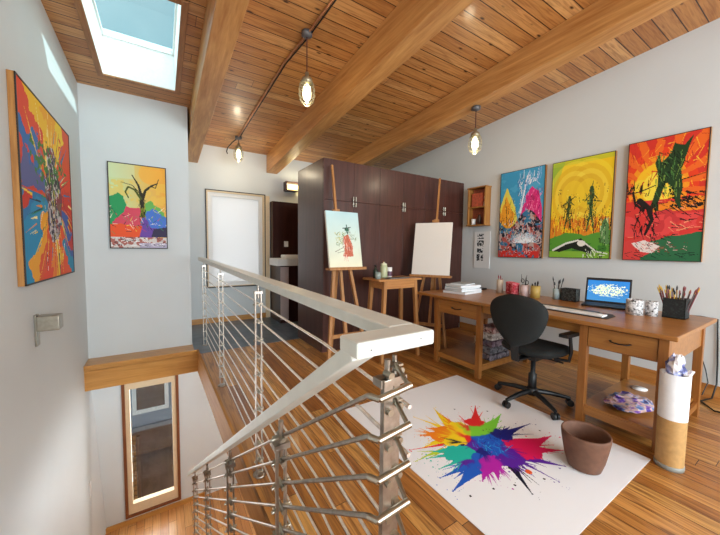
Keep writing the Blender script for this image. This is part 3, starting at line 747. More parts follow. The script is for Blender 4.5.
cv.poly([(0,.84),(.3,.8),(.45,.9),(.2,1),(0,1)], 'd84440', 1, .03)
cv.strokes(60, (0,1,.5,.82), ['1a1210','2a1414','f09a70'], .12, .008, .15, .4, 6)
cv.strokes(40, (.6,1,.45,.58), ['1a1210'], .14, .012, .2, .3, 7); cv.strokes(20, (0,.35,.36,.46), ['1a1a10'], .07, .012, -1.4, .4, 8)
cv.path([(.02,.43),(.2,.42),(.4,.38)], .012, '1a1a10', .008); cv.path([(.5,.37),(.72,.36),(.98,.33)], .012, '2a1408', .004)
k = '24401f'
cv.strokes(90, (0,1,0,.5), ['f8a030','e04020','f6b838','c83020'], .1, .006, 1.2, 1.4, 61)
cv.path([(.5,.3),(.46,.42),(.42,.52),(.44,.58)], .05, k, .02); cv.path([(.66,.3),(.7,.42),(.68,.52),(.72,.57)], .05, k, .02)
cv.poly([(.42,.12),(.46,.2),(.56,.14),(.6,.07),(.72,.09),(.82,.03),(.76,.14),(.73,.24),(.68,.3),(.70,.42),(.72,.56),(.66,.54),(.62,.42),(.54,.36),(.46,.44),(.40,.58),(.34,.56),(.42,.4),(.42,.3),(.38,.2)], k, 1, .02, 3)
cv.strokes(110, (.4,.72,.12,.46), ['142010','4a7a3a','18281a','7a9a40','0c140c'], .06, .008, 1.2, .9, 9)
cv.path([(.2,.5),(.32,.56),(.38,.66),(.3,.78)], .05, '1c1818', .02); cv.path([(.1,.42),(.14,.52),(.26,.58)], .02, '1c1818'); cv.strokes(40, (.12,.45,.52,.82), ['120e0e','301818'], .08, .012, 1.3, .8, 10)
cv.poly([(.12,.86),(.3,.83),(.5,.88),(.4,.93),(.24,.92)], 'ecdfd8', 1, .03); cv.strokes(26, (.15,.5,.84,.92), ['201818','d84440'], .06, .005, .3, .5, 11)
cv.strokes(50, (.3,.8,.84,.93), ['e8c0b8','7a2a28'], .04, .004, .1, .3, 12)
cv.strokes(20, (0,.9,.93,.98), ['10241a'], .1, .006, .1, .3, 13)
pic('sunset_creature_painting', 'large red orange painting of a dark green creature on the right wall', cv, (4.058, 1.262, 2.368), (0, -.565, 0), (0, 0, -1.182), (-1, 0, 0), .04, M['frame'], .006)

# ------------------------------------------------------------------ small wall shelf and print
t = thing('wall_shelf_box', 'small open wooden wall shelf left of the paintings', 'shelf', (4.05, 3.0, 1.64))
y0, y1, z0, z1, x0 = 2.86, 3.17, 1.65, 2.19, 3.97
obj('case', MB().box(x0, XR-.002, y0, y0+.018, z0, z1).box(x0, XR-.002, y1-.018, y1, z0, z1).box(x0-.01, XR-.002, y0-.01, y1+.01, z1-.0, z1+.018).box(x0-.01, XR-.002, y0-.01, y1+.01, z0-.018, z0).box(x0, XR-.02, y0+.018, y1-.018, 1.9, 1.918), M['frame'], t, .002)
obj('back_panel', MB().box(XR-.02, XR-.002, y0+.018, y1-.018, z0, z1), simple('red_brown_panel', '8a4630', .7, noise=.15), t)
tag(obj('red_box', MB().box(4.0, 4.07, 2.93, 3.12, 1.92, 2.12), simple('orange_red_card', 'b8583e', .7, noise=.15, scale=30), bevel=.002), 'orange red box on the upper tier of the small wall shelf', 'box')
tag(obj('figurine', MB().lathe([(0,0),(.025,0),(.022,.05),(.012,.09),(.022,.12),(.016,.15),(0,.16)], (4.03, 2.905, 1.919), 12), simple('pale_figurine', 'd8c8b8', .6)), 'pale slim figurine beside the orange red box', 'figurine')
tag(obj('white_mug', MB().lathe([(0,0),(.032,0),(.035,.09),(.03,.09),(.028,.01),(0,.01)], (4.02, 3.09, 1.651), 16), M['white']), 'white mug on the lower tier of the small wall shelf', 'mug')
tag(obj('dark_jar', MB().lathe([(0,0),(.03,0),(.034,.1),(.02,.13),(.02,.15),(0,.15)], (4.02, 2.99, 1.651), 16), simple('dark_brown_jar', '3a241c', .4)), 'dark brown jar on the lower tier of the small wall shelf', 'jar')
cv = Cv(50, 100, 'e4e4e2')
for (a, b2, c, d2) in ((.18,.62,.06,.13),(.18,.62,.16,.2),(.18,.62,.24,.4),(.2,.62,.46,.58),(.18,.6,.62,.8)):
    cv.fill((cv.U > a) & (cv.U < b2) & (cv.V > c) & (cv.V < d2) & (cv.nz(24, int(c*100), 2) < .58), '34383a')
for k in range(12): cv.line((.78, .1+.06*k), (.84, .1+.06*k), .01, 'a8a8a8')
t = thing('ink_print', 'narrow black and white print hanging below the small wall shelf', 'print', (4.09, 2.98, 1.0))
obj('sheet', MB().box(4.09, XR-.001, 2.845, 3.115, 1.0, 1.55), M['paper'], t)
painted('printed_face', cv, (4.089, 3.115, 1.55), (0, -.27, 0), (0, 0, -.55), M['paint'], t)

# ------------------------------------------------------------------ desk
t = thing('desk', 'long oak desk with two drawers and open low shelves along the right wall', 'desk', (3.05, 1.6, 0))
DZ, DX0, DX1, DY0, DY1 = .77, 2.55, 3.58, .505, 2.72
top = MB().prism([(DX0,DY0),(DX1,DY0),(DX1,DY1),(DX0,DY1)], DZ-.03, DZ)
obj('desktop', top, M['desk'], t, .006)
LG = .05
def leg(x, y, z1=DZ-.03): return obj('leg', MB().box(x, x+LG, y, y+LG, 0, z1), M['deskz'], t, .002)
for x in (2.60, 3.46):
    for y in (.55, .985, 1.88, 2.43): leg(x, y)
for k, (y0, y1) in enumerate(((.60, .985), (1.93, 2.43))):
    obj('shelf', MB().box(2.615, 3.5, y0-.03 if k else y0-.02, y1+.02, .10 if k else .115, .125 if k else .14).box(2.61, 2.63, y0, y1, .07, .125), M['desk'], t, .002)
    obj('drawer_box', MB().box(2.625, 3.45, y0, y1, .575, DZ-.032), M['deskz'], t)
    dr = obj('drawer', MB().box(2.607, 2.626, y0+.004, y1-.004, .585, .725), M['desk'], t, .002)
    yc = (y0+y1)/2; hx = 2.607
    obj('handle', MB().tube([(hx, yc-.055, .655), (hx-.02, yc-.05, .652), (hx-.024, yc, .647), (hx-.02, yc+.05, .652), (hx, yc+.055, .655)], .0045, 8).lathe([(0,0),(.009,0),(.009,.004),(0,.004)], (hx-.004, yc-.055, .654), 10).lathe([(0,0),(.009,0),(.009,.004),(0,.004)], (hx-.004, yc+.055, .654), 10), M['blackmetal'], dr)
    obj('shelf_rail', MB().box(2.65, 3.46, (y0-.04 if k else y0-.045), (y0-.02 if k else y0-.025), .07, .115), M['deskz'], t)
obj('apron', MB().box(2.63, 2.65, 1.035, 1.88, .66, DZ-.032).box(3.48, 3.5, .6, 2.43, .62, DZ-.032), M['desk'], t)
obj('side_panel', MB().box(2.65, 3.46, .56, .575, .56, DZ-.032), M['desk'], t)
obj('side_panel', MB().box(2.65, 3.46, 2.45, 2.465, .58, DZ-.032), M['desk'], t)

# ------------------------------------------------------------------ chair
t = thing('office_chair', 'black swivel office chair with rounded fabric back', 'chair', (2.60, 1.36, .004))
L = dict(parent=t, local=True)
def backP(a, b, s):
    # b: -1 bottom .. 1 top ; egg, wide near the top
    k = (b+1)/2
    hw = .238*math.sqrt(max(0, 1-abs(2*k-1.06)**4.2*.84))*(.46+.54*math.sin(min(1, k/.78)*PI/2))
    rim = max(abs(a), abs(b)); th = .034*math.sqrt(max(0, 1-rim**6))
    # square -> rounded
    aa = a*math.sqrt(1-.5*b**6*.9)
    y = aa*hw
    z = .50+.43*(k-.045*(a*a)*(2*k-1))
    x = -.31+.05*(1-(a*a))*-1+.05-.02*math.sin(k*PI)+.06*(1-k)*.3
    return (x+s*th, y, z)
obj('backrest', MB().pillow(backP, 26, 26), M['fabric'], **L)
def seatP(a, b, s):
    r = max(abs(a), abs(b))
    x = .02+.245*a*math.sqrt(1-.42*b*b); y = .245*b*math.sqrt(1-.42*a*a)
    th = .04*math.sqrt(max(0, 1-r**5))
    return (x, y, .465+(s*th)+(.01*b*b)-.02*max(0, a)**3)
obj('seat', MB().pillow(seatP, 24, 24), M['fabric'], **L)
obj('back_support', MB().beam((-.06,0,.405), (-.27,0,.41), .06, .014).beam((-.265,0,.40), (-.30,0,.60), .06, .016, (1,0,0)), M['black'], **L)
obj('mechanism', MB().box(-.1,.1,-.07,.07,.38,.425).tube([(.0,-.07,.4),(.02,-.22,.395)], .007, 8), M['black'], **L)
obj('gas_column', MB().lathe([(0,.08),(.032,.08),(.032,.24),(.018,.25),(.018,.385),(0,.385)], n=18), M['black'], **L)
obj('hub', MB().lathe([(0,.06),(.045,.065),(.045,.115),(.03,.13),(0,.13)], n=18), M['black'], **L)
for i in range(5):
    a = math.radians(98+72*i); c, s = math.cos(a), math.sin(a)
    obj('base_leg', MB().tube([(.03*c,.03*s,.095),(.14*c,.14*s,.088),(.25*c,.25*s,.07),(.285*c,.285*s,.062)], [.022,.02,.016,.014], 8), M['black'], **L)
    cs = obj('caster', MB().tube([(.285*c-.022*s,.285*s+.022*c,.026),(.285*c-.006*s,.285*s+.006*c,.026)], .026, 14).tube([(.285*c+.006*s,.285*s-.006*c,.026),(.285*c+.022*s,.285*s-.022*c,.026)], .026, 14).tube([(.285*c,.285*s,.03),(.285*c,.285*s,.06)], .008, 8), M['black'], **L)
for s in (-1, 1):
    obj('armrest', MB().tube([(.0,s*.16,.415),(.03,s*.255,.42),(.02,s*.27,.50),(-.01,s*.27,.625)], .013, 8).beam((-.12,s*.27,.64), (.12,s*.27,.635), .06, .025), M['black'], **L)

# ------------------------------------------------------------------ splash paper
PX0, PX1, PY0, PY1 = 1.19, 2.50, .575, 2.06
cv = Cv(430, 480, 'ffffff'); cv.a[:] = cv.c('ececee')
# canvas u = (x-PX0)/(W)  (left->right = +X), v = (PY1-y)/H
Wd, Hd = PX1-PX0, PY1-PY0
def uv(p): return ((p[0]-PX0)/Wd, (PY1-p[1])/Hd)
C_ = dict(Y='f6d21e', O='f08418', R='e42a2c', G='7ed23a', G1='b8d030', N='1c1f7a', K='14122c', C='e0185a', V='5a1c9a', M='b41ea4', B='1a5ac0', T='1fb8a4')
spikes = [('Y',(1.809,1.708),(1.732,1.467),14),('Y',(1.584,1.689),(1.664,1.473),6),('O',(1.56,1.536),(1.641,1.452),18),('O',(1.458,1.491),(1.608,1.422),14),('R',(1.295,1.418),(1.573,1.328),5),('Y',(1.384,1.391),(1.605,1.376),14),('G1',(1.264,1.318),(1.479,1.305),6),('R',(2.127,1.559),(1.917,1.39),14),('R',(1.891,1.522),(1.866,1.403),5),('O',(1.79,1.625),(1.75,1.438),8),('G',(2.189,1.373),(1.932,1.309),16),('G',(2.084,1.365),(1.903,1.309),10),('N',(2.249,1.18),(1.968,1.202),10),('K',(1.9,1.287),(1.942,1.185),10),('N',(2.08,1.236),(1.941,1.202),12),('C',(2.225,1.021),(1.965,1.063),22),('C',(2.125,.902),(1.942,1.034),20),('C',(2.101,1.025),(1.952,1.072),20),('V',(1.977,.822),(1.831,1.033),16),('V',(1.814,.78),(1.788,1.008),5),('K',(1.602,.811),(1.758,1.052),14),('V',(1.732,.945),(1.746,1.06),20),('M',(1.544,.967),(1.617,1.063),16),('M',(1.46,1.007),(1.599,1.075),20),('M',(1.635,1.005),(1.662,1.086),16),('B',(1.263,1.044),(1.52,1.099),16),('B',(1.278,1.147),(1.512,1.128),12),('T',(1.327,1.199),(1.528,1.194),8),('T',(1.413,1.324),(1.558,1.256),16),('T',(1.329,1.303),(1.517,1.24),8),('T',(1.517,1.339),(1.591,1.264),12),('B',(1.458,1.069),(1.599,1.125),14)]
blobs = [('Y',(1.62,1.39),34),('O',(1.55,1.46),22),('V',(1.72,1.02),30),('M',(1.56,1.05),24),('C',(1.89,1.10),38),('V',(1.83,1.10),36),('Y',(1.68,1.35),36),('B',(1.62,1.17),30),('R',(1.80,1.37),20),('Y',(1.727,1.393),50),('O',(1.623,1.447),34),('R',(1.909,1.384),26),('O',(1.723,1.437),26),('G1',(1.775,1.353),28),('G',(1.831,1.296),36),('G',(1.926,1.295),22),('T',(1.526,1.248),40),('T',(1.611,1.223),34),('V',(1.704,1.239),34),('M',(1.617,1.088),40),('V',(1.758,1.052),46),('M',(1.648,1.044),28),('C',(1.927,1.058),42),('C',(1.962,1.022),26),('V',(1.535,1.163),24),('B',(1.543,1.134),26),('N',(1.941,1.202),34),('N',(1.691,1.175),34),('B',(1.786,1.188),54),('B',(1.77,1.126),40),('R',(1.717,1.307),20),('K',(1.64,1.3),8),('N',(1.951,1.246),16)]
q = np.random.RandomState(21)
def blend(k, j):
    a = cv.c(C_[k])*(1-.18*j)+.18*j*np.array(cv.c(C_['B'])); return tuple(a)
for c, tip, bs, w in spikes:
    u0, u1 = uv(tip), uv(bs); mx = ((u0[0]*.55+u1[0]*.45)+(q.rand()-.5)*.012, (u0[1]*.55+u1[1]*.45)+(q.rand()-.5)*.012)
    ww = w*.0046
    cv.line(u1, mx, ww, C_[c], ww*.3); cv.line(mx, u0, ww*.3, C_[c], .002); cv.disc(u0, .0035, C_[c])
    L = math.hypot(u0[0]-u1[0], u0[1]-u1[1]); an = math.atan2(u0[1]-u1[1], u0[0]-u1[0])
    for _ in range(3):
        a = an+(q.rand()-.5)*1.1; l = L*(.35+.5*q.rand()); b0 = (u1[0]+(q.rand()-.5)*.03, u1[1]+(q.rand()-.5)*.03)
        cv.line(b0, (b0[0]+l*math.cos(a), b0[1]+l*math.sin(a)), .006+.008*q.rand(), C_[c], .0012)
# wet middle: colours run into each other along a warped nearest-pool map
wx = (cv.nz(7, 41, 4)-.5)*.09; wy = (cv.nz(7, 57, 4)-.5)*.09
best = np.full((cv.h, cv.w), 9.); idx = np.zeros((cv.h, cv.w), int); cover = np.full((cv.h, cv.w), 9.)
for n_, (c, p, r) in enumerate(blobs):
    u = uv(p); rr_ = r*.00135
    dd_ = np.hypot((cv.U+wx-u[0])*Wd/Hd, cv.V+wy-u[1])/rr_
    m = dd_ < best; best[m] = dd_[m]; idx[m] = n_
soft = best+(cv.nz(26, 77, 3)-.5)*.9
for n_, (c, p, r) in enumerate(blobs): cv.fill((soft < 1.12) & (idx == n_), C_[c])
for i in range(300):
    c, p, r = blobs[q.randint(len(blobs))]; u = uv(p); a = math.atan2(u[1]-.56, u[0]-.42)+(q.rand()-.5)*.9
    r0 = q.rand()*.03; l = .02+q.rand()*.055
    cv.line((u[0]+r0*math.cos(a), u[1]+r0*math.sin(a)), (u[0]+(r0+l)*math.cos(a), u[1]+(r0+l)*math.sin(a)), .003+q.rand()*.006, C_[c], .001, a=.8)
msk = (soft < 1.05).astype(float)[..., None]; A = cv.a*msk; Wt = msk.copy()
for _ in range(9):
    for ax in (0, 1):
        A = (A+np.roll(A, 1, ax)+np.roll(A, -1, ax))/3; Wt = (Wt+np.roll(Wt, 1, ax)+np.roll(Wt, -1, ax))/3
mixw = msk*.75*np.clip(cv.nz(9, 91, 3)*2.4-.6, 0, 1)[..., None]
cv.a = cv.a*(1-mixw)+(A/np.maximum(Wt, 1e-3))*mixw
for i in range(60):
    u = uv((1.79+(q.rand()-.5)*.24, 1.17+(q.rand()-.5)*.16)); cv.line(u, (u[0]+.06*(q.rand()-.3), u[1]-.03*q.rand()), .005, ['2f8ad8','1a1f80','38b0e0','4a2aa0','2360c8'][q.randint(5)], .002, a=.8)
for i in range(520):
    c, tip, bs, w = spikes[q.randint(len(spikes))]; k = q.rand()*.95+.25
    p = (bs[0]+(tip[0]-bs[0])*k+q.randn()*.028, bs[1]+(tip[1]-bs[1])*k+q.randn()*.028)
    cv.disc(uv(p), .0011+q.rand()**4*.0032, C_[c])
for p in [(1.939,1.611),(2.223,1.096),(1.681,.988),(1.767,.834),(1.583,.895),(1.461,.941),(1.315,.974),(2.138,1.455)]: cv.disc(uv(p), .0045, '16161e')
cv.disc(uv((1.749,.912)), .011, 'e85a24', 1, None, 1.1, 5)
t = thing('splash_poster', 'large white sheet with a rainbow paint splash lying on the floor', 'poster', ((PX0+PX1)/2, (PY0+PY1)/2, 0))
obj('sheet', MB().box(PX0, PX1, PY0, PY1, .0005, .003), M['paper'], t)
painted('painted_face', cv, (PX0, PY1, .0036), (Wd, 0, 0), (0, -Hd, 0), M['splash'], t)

# pot
tag(obj('clay_pot', MB().lathe([(0,0),(.074,0),(.084,.006),(.100,.06),(.113,.13),(.121,.18),(.123,.205),(.120,.212),(.114,.212),(.110,.20),(.104,.15),(.09,.07),(.075,.03),(0,.025)], n=40), M['clay'], loc=(2.075, .765, .004), local=True), 'brown terracotta pot standing on the corner of the splash sheet', 'pot')

# tall cylinder bin
t = thing('umbrella_bin', 'tall cylinder bin, white above and tan below, at the desk corner', 'bin', (2.52, .50, 0))
t.scale = (1.1, 1.1, 1.06)
obj('base_ring', MB().lathe([(0,0),(.060,0),(.061,.01),(.061,.024),(.057,.027),(0,.027)], n=30), simple('clear_grey_base', '8a8a82', .3), t, local=True)
obj('body', MB().lathe([(.058,.024),(.059,.285)], n=30), simple('tan_card', 'b88f58', .6, noise=.05), t, local=True)
obj('upper_sleeve', MB().lathe([(.0595,.283),(.061,.535),(.056,.535),(.055,.31),(0,.31)], n=30), M['paper'], t, local=True)
def crumple(name, label, c, sx, sy, sz, cols, seed, cat):
    r = np.random.RandomState(seed); b = MB(); n, m = 16, 12; V = []
    for j in range(m+1):
        ph = PI*j/m
        for i in range(n):
            th = 2*PI*i/n; k = .72+.4*r.rand() if 0 < j < m else .8
            V.append((sx*k*math.sin(ph)*math.cos(th), sy*k*math.sin(ph)*math.sin(th), sz*(1+math.cos(ph)*k)))
    F = [(j*n+i, j*n+(i+1)%n, (j+1)*n+(i+1)%n, (j+1)*n+i) for j in range(m) for i in range(n)]
    b.add(V, F)
    tt = NT(name+'_print'); tc = tt.n('ShaderNodeTexCoord'); vo = tt.n('ShaderNodeTexNoise'); vo.inputs['Scale'].default_value = 14; vo.inputs['Detail'].default_value = 3
    tt.l(tc.outputs['Object'], vo.inputs['Vector']); rp = tt.ramp(vo.outputs[0], [(.36+.3*i/(len(cols)-1), k) for i, k in enumerate(cols)])
    tt.l(rp, tt.b.inputs['Base Color']); tt.b.inputs['Roughness'].default_value = .45
    return tag(obj(name, b, tt.m, loc=c, local=True), label, cat)
crumple('crumpled_bag', 'crumpled white and blue plastic bag stuffed in the tall bin', (2.52,.50,.51), .05, .045, .085, ['32386e','8a90c0','d8d4d8','e8e4e2','6a4a9a'], 3, 'bag')
tag(obj('paper_roll', MB().tube([(2.515,.475,.45),(2.54,.435,.595)], .008, 10), M['white']), 'thin white paper roll leaning out of the tall bin', 'paper roll')
tag(obj('white_tray', MB().box(2.49, 2.61, .437, .462, .569, .577), M['white'], bevel=.002), 'flat white strip on the rim of the tall bin', 'tray')

# pouch on the right shelf, white scrap
t2 = crumple('printed_pouch', 'pink and purple printed pouch lying on the right desk shelf', (2.86,.80,.141), .19, .13, .035, ['3a2a80','8a60b0','d8b8b4','c8a8a0','6a8ac0','2a1a50'], 8, 'pouch')
tag(obj('white_scrap', MB().lathe([(0,0),(.05,0),(.055,.008),(0,.01)], (3.30,.86,.141), 12), M['white']), 'small white scrap at the back of the right desk shelf', 'scrap')

# things under the desk, left shelf
def patmat(name, cols, scale=40):
    tt = NT(name); tc = tt.n('ShaderNodeTexCoord'); vo = tt.n('ShaderNodeTexVoronoi'); vo.inputs['Scale'].default_value = scale
    tt.l(tc.outputs['Object'], vo.inputs['Vector']); cr = tt.n('ShaderNodeSeparateColor'); tt.l(vo.outputs['Color'], cr.inputs[0])
    tt.l(tt.ramp(cr.outputs[0], [(i/(len(cols)-1), k) for i, k in enumerate(cols)]), tt.b.inputs['Base Color']); tt.b.inputs['Roughness'].default_value = .7
    return tt.m
t = thing('patterned_basket', 'patterned basket on the left desk shelf', 'basket', (3.0, 2.2, .125))
obj('body', MB().box(3.18, 3.42, 2.10, 2.38, .125, .25), patmat('basket_weave', ['2a2620','b8a888','d8ccb0','4a4238'], 60), t, .012)
obj('rim', MB().box(3.175, 3.425, 2.095, 2.105, .24, .262).box(3.175, 3.425, 2.375, 2.385, .24, .262).box(3.175, 3.185, 2.105, 2.375, .24, .262).box(3.415, 3.425, 2.105, 2.375, .24, .262), M['frame'], t)
fc = [('folded dark flowered cloth, bottom of the pile behind the chair', ['141418','3a3038','787078','201a24']), ('folded grey patterned cloth, second in the pile behind the chair', ['3a3a42','78787e','202026','8a868c']),
      ('folded plum patterned cloth in the middle of the pile behind the chair', ['3a2230','6a5262','8a7a84','201420']), ('folded white edged cloth near the top of the pile behind the chair', ['d0ccc8','8a8480','e8e4e0','5a5450']), ('folded red flowered cloth on top of the pile behind the chair', ['8a3a3a','c8a8a0','4a2020','d8c0b8'])]
z = .126
for i, (lb, cs) in enumerate(fc):
    h = .065+.01*(i % 2)
    o = tag(obj('folded_cloth', MB().box(2.82+.01*i, 3.16-.012*i, 1.905+.008*(i%2), 2.085, z, z+h-.002), patmat('cloth_print_%d' % i, cs, 35+6*i), bevel=.014), lb, 'cloth', 'folded cloths on the left desk shelf'); z += h

# ------------------------------------------------------------------ on the desk
D = DZ+.0005
zs = D
bk = [('c4c8c8', (.30,.24,.014), 8, 'pale book at the bottom of the stack on the desk'), ('d4d8da', (.27,.22,.012), -4, 'grey white book second from the bottom of the stack'), ('9cb4bc', (.28,.2,.010), 3, 'bluish book in the middle of the stack'), ('dce0e2', (.26,.21,.013), -7, 'white magazine second from the top of the stack'), ('aab0b4', (.2,.16,.008), 12, 'small grey booklet on top of the stack')]
for i, (k, (a, b2, h), r, lb) in enumerate(bk):
    a *= 1.22; b2 *= 1.2; h *= 1.9
    t = thing('book', lb, 'book', (2.99+.01*(i%2), 2.42, zs), math.radians(r), 'books stacked on the desk')
    obj('cover', MB().box(-a/2,a/2,-b2/2,b2/2,0,.002).box(-a/2,a/2,-b2/2,b2/2,h-.002,h).box(-a/2,a/2,b2/2-.003,b2/2,.002,h-.002), simple('book_cover_%d' % i, k, .4), t, local=True)
    obj('pages', MB().box(-a/2+.004,a/2-.004,-b2/2+.004,b2/2-.004,.002,h-.002), M['paper'], t, local=True)
    zs += h+.0006
tag(obj('black_notebook', MB().box(3.30, 3.48, 2.44, 2.62, D, D+.02), M['black'], bevel=.003), 'black notebook behind the stack of books', 'book')

def cup(name, label, loc, r, h, m, cat='cup', taper=1., n=24):
    return tag(obj(name, MB().lathe([(0,0),(r*taper,0),(r,h),(r-.004,h),(r*taper-.004,.006),(0,.006)], n=n), m, loc=loc, local=True), label, cat)
def sticks(n, c, r, z0, h, mats, seed, lab, name='brush', group=None, cat='brush', rad=.0035, spread=.5, head=None):
    q = np.random.RandomState(seed)
    for i in range(n):
        a = 2*PI*(i+.3*q.rand())/n; rr = r*(.3+.6*q.rand())
        b0 = Vector((c[0]+.35*rr*math.cos(a), c[1]+.35*rr*math.sin(a), z0+.008)); H = h*(.8+.4*q.rand())
        tip = Vector((c[0]+rr*math.cos(a)*(1+spread*(.6+q.rand())), c[1]+rr*math.sin(a)*(1+spread*(.6+q.rand())), z0+H))
        t = thing(name, lab[i % len(lab)], cat, tuple(b0), 0, group)
        dvec = tip-b0
        obj('handle', MB().tube([b0, b0+dvec*.78], [rad*.8, rad], 6), mats[i % len(mats)], t)
        if head: obj('bristles', MB().tube([b0+dvec*.78, b0+dvec*.88, tip], [rad*1.3, rad*2.0, rad*.5], 6), head, t)
        else: obj('tip', MB().tube([b0+dvec*.78, tip], [rad, rad*.5], 6), M['black'], t)
red = patmat('red_pattern', ['c0283c','d84a58','e88a90','a01c30'], 60)
bw = patmat('black_white_pattern', ['e8e6e4','2a2a2a','f0eeee','8a8a8a','e8e6e4'], 90)
cup('brush_jar', 'slim cream jar with red tipped brushes left of the red tins', (3.40, 2.21, D), .036, .15, simple('cream_jar', 'c4b4a0', .5))
sticks(3, (3.40,2.21), .033, D, .20, [simple('red_handle', 'a03a3a', .5), M['easel']], 2, ['brush with reddish tip in the slim cream jar'], group='brushes in the slim cream jar', head=simple('red_bristle', '8a2a30', .8))
for i, (x, y, k, lb) in enumerate(((3.42,2.09,'a','red patterned tin, left of the pair behind the chair'), (3.36,2.00,'b','darker red tin, right of the pair behind the chair'))):
    tt = tag(obj('tin', MB().lathe([(0,0),(.046,0),(.048,.002),(.048,.118),(.050,.12),(.050,.134),(.02,.14),(0,.14)], n=24), red, loc=(x, y, D), local=True), lb, 'tin')
cup('pink_cup', 'pale pink cup holding scissors behind the chair', (3.36, 1.885, D), .045, .125, simple('pale_pink', 'c8b0ac', .5))
t = thing('scissors', 'black handled scissors standing in the pale pink cup', 'scissors', (3.36, 1.885, D+.1))
for s in (-1, 1):
    obj('finger_loop', MB().tube([(3.355+.0*s, 1.885+s*.024+.017*math.cos(2*PI*k/14), D+.16+.022*math.sin(2*PI*k/14)+s*.008) for k in range(14)], .004, 6, closed=True), M['black'], t)
    obj('blade', MB().beam((3.36,1.885+s*.012,D+.14), (3.36,1.885-s*.006,D+.01), .008, .003), M['steel'], t)
sticks(3, (3.36,1.895), .03, D, .24, [M['blackmetal']], 5, ['dark pen standing in the pale pink cup'], 'pen', 'pens in the pale pink cup', 'pen')
cup('yellow_cup', 'mustard yellow cup between the pink cup and the glass jar', (3.37, 1.775, D), .047, .125, simple('mustard', 'b89a50', .5))
sticks(4, (3.37,1.775), .037, D, .18, [M['blackmetal']], 7, ['dark brush in the mustard yellow cup'], 'brush', 'brushes in the mustard cup', head=simple('dark_bristle', '22201e', .8), rad=.005)
cup('glass_jar', 'pale blue glass jar beside the black mesh box', (3.46, 1.60, D), .038, .11, simple('pale_blue_glass', 'a8bcc0', .2))
sticks(5, (3.46,1.60), .034, D, .20, [M['blackmetal'], M['steel']], 9, ['dark brush in the pale blue glass jar'], 'brush', 'brushes in the glass jar', head=simple('grey_bristle', '3a3a3c', .8), rad=.004, spread=.8)
def meshbox(label, x0, x1, y0, y1, h, seed):
    t = thing('mesh_holder', label, 'organizer', ((x0+x1)/2, (y0+y1)/2, D))
    b = MB(); w = .004
    b.box(x0,x1,y0,y1,D,D+.004)
    for (a0,a1,c0,c1) in ((x0,x1,y0,y0+w),(x0,x1,y1-w,y1),(x0,x0+w,y0,y1),(x1-w,x1,y0,y1)): b.box(a0,a1,c0,c1,D,D+h)
    obj('basket', b, patmat('wire_mesh_%d' % seed, ['0c0d0d','161818','101112','4a4e4a' if seed == 2 else '26302e','0c0d0d'], 110), t)
    obj('rim', MB().box(x0-.002,x1+.002,y0-.002,y0+w,D+h,D+h+.005).box(x0-.002,x1+.002,y1-w,y1+.002,D+h,D+h+.005).box(x0-.002,x0+w,y0+w,y1-w,D+h,D+h+.005).box(x1-w,x1+.002,y0+w,y1-w,D+h,D+h+.005), M['black'], t)
meshbox('black patterned box holder left of the laptop', 3.42, 3.51, 1.41, 1.545, .12, 2)
# big brush holder
meshbox('large black mesh holder full of brushes at the right end', 3.26, 3.38, .62, .745, .145, 1)
q = np.random.RandomState(5)
hc = [('7a2a2a','reddish brush handle'), ('c89a30','yellow pencil'), ('d8b040','yellow pencil'), ('3a2a20','dark brush handle'), ('6a5a5a','grey brush handle'), ('8a4a50','dusty red brush handle')]
hm = [simple('handle_%d' % i, k, .5) for i, (k, _) in enumerate(hc)]
for i in range(30):
    k = i/29; y = .732-.10*k; x = 3.28+q.rand()*.08
    mi = (0 if k < .3 else (1+i % 3 if k < .6 else 3+i % 3))
    lb = {0: 'reddish brush in the left of the large mesh holder', 1: 'yellow pencil in the middle of the large mesh holder', 2: 'yellow pencil in the middle of the large mesh holder', 3: 'dark brush in the large mesh holder', 4: 'grey brush in the right of the large mesh holder', 5: 'dusty red brush in the right of the large mesh holder'}[mi]
    b0 = Vector((x, y, D+.008)); tip = Vector((x+(q.rand()-.5)*.06, y+(.5-k)*.13+(q.rand()-.5)*.03, D+.20+q.rand()*.05))
    t = thing('pencil' if mi in (1, 2) else 'brush', lb, 'pencil' if mi in (1, 2) else 'brush', tuple(b0), 0, 'brushes and pencils in the large mesh holder')
    dvec = tip-b0
    obj('handle', MB().tube([b0, b0+dvec*.85], .0035, 6), hm[mi], t); obj('tip', MB().tube([b0+dvec*.85, b0+dvec*.93, tip], [.004,.0055,.0015], 6), hm[(mi+2) % 6] if mi not in (1,2) else M['black'], t)
cup('patterned_mug', 'white mug with black drawings beside the laptop', (3.19, .893, D), .054, .12, bw, 'mug')
cup('small_patterned_mug', 'smaller patterned white mug beside the large mesh holder', (3.24, .802, D), .038, .115, bw, 'mug')
# laptop
t = thing('laptop', 'open laptop with a blue screen on the desk', 'laptop', (3.42, 1.165, D))
LA = dict(parent=t, local=True)
t.rotation_euler = (0, 0, math.radians(14))
obj('base', MB().box(-.13,.10,-.165,.165,0,.016), M['black'], bevel=.004, **LA)
obj('keyboard', MB().box(-.06,.08,-.14,.14,.0162,.018), simple('keys', '2a2c30', .5), **LA)
scr = MB().box(0,.010,-.17,.17,0,.24)
MM = Matrix.Translation((.10,0,.014)) @ Matrix.Rotation(math.radians(14), 4, 'Y')
obj('lid', scr.xform(MM), M['black'], bevel=.003, **LA)
cv = Cv(130, 84, '2f7ec4'); cv.a = cv.c('2a78c2')*(1-cv.V[..., None]*.5)+cv.c('58a8e0')*cv.V[..., None]*.5
n = cv.nz(12, 3); cloud = (np.hypot((cv.U-.5)/.42, (cv.V-.48)/.27)+(n-.5)*1.2 < 1)
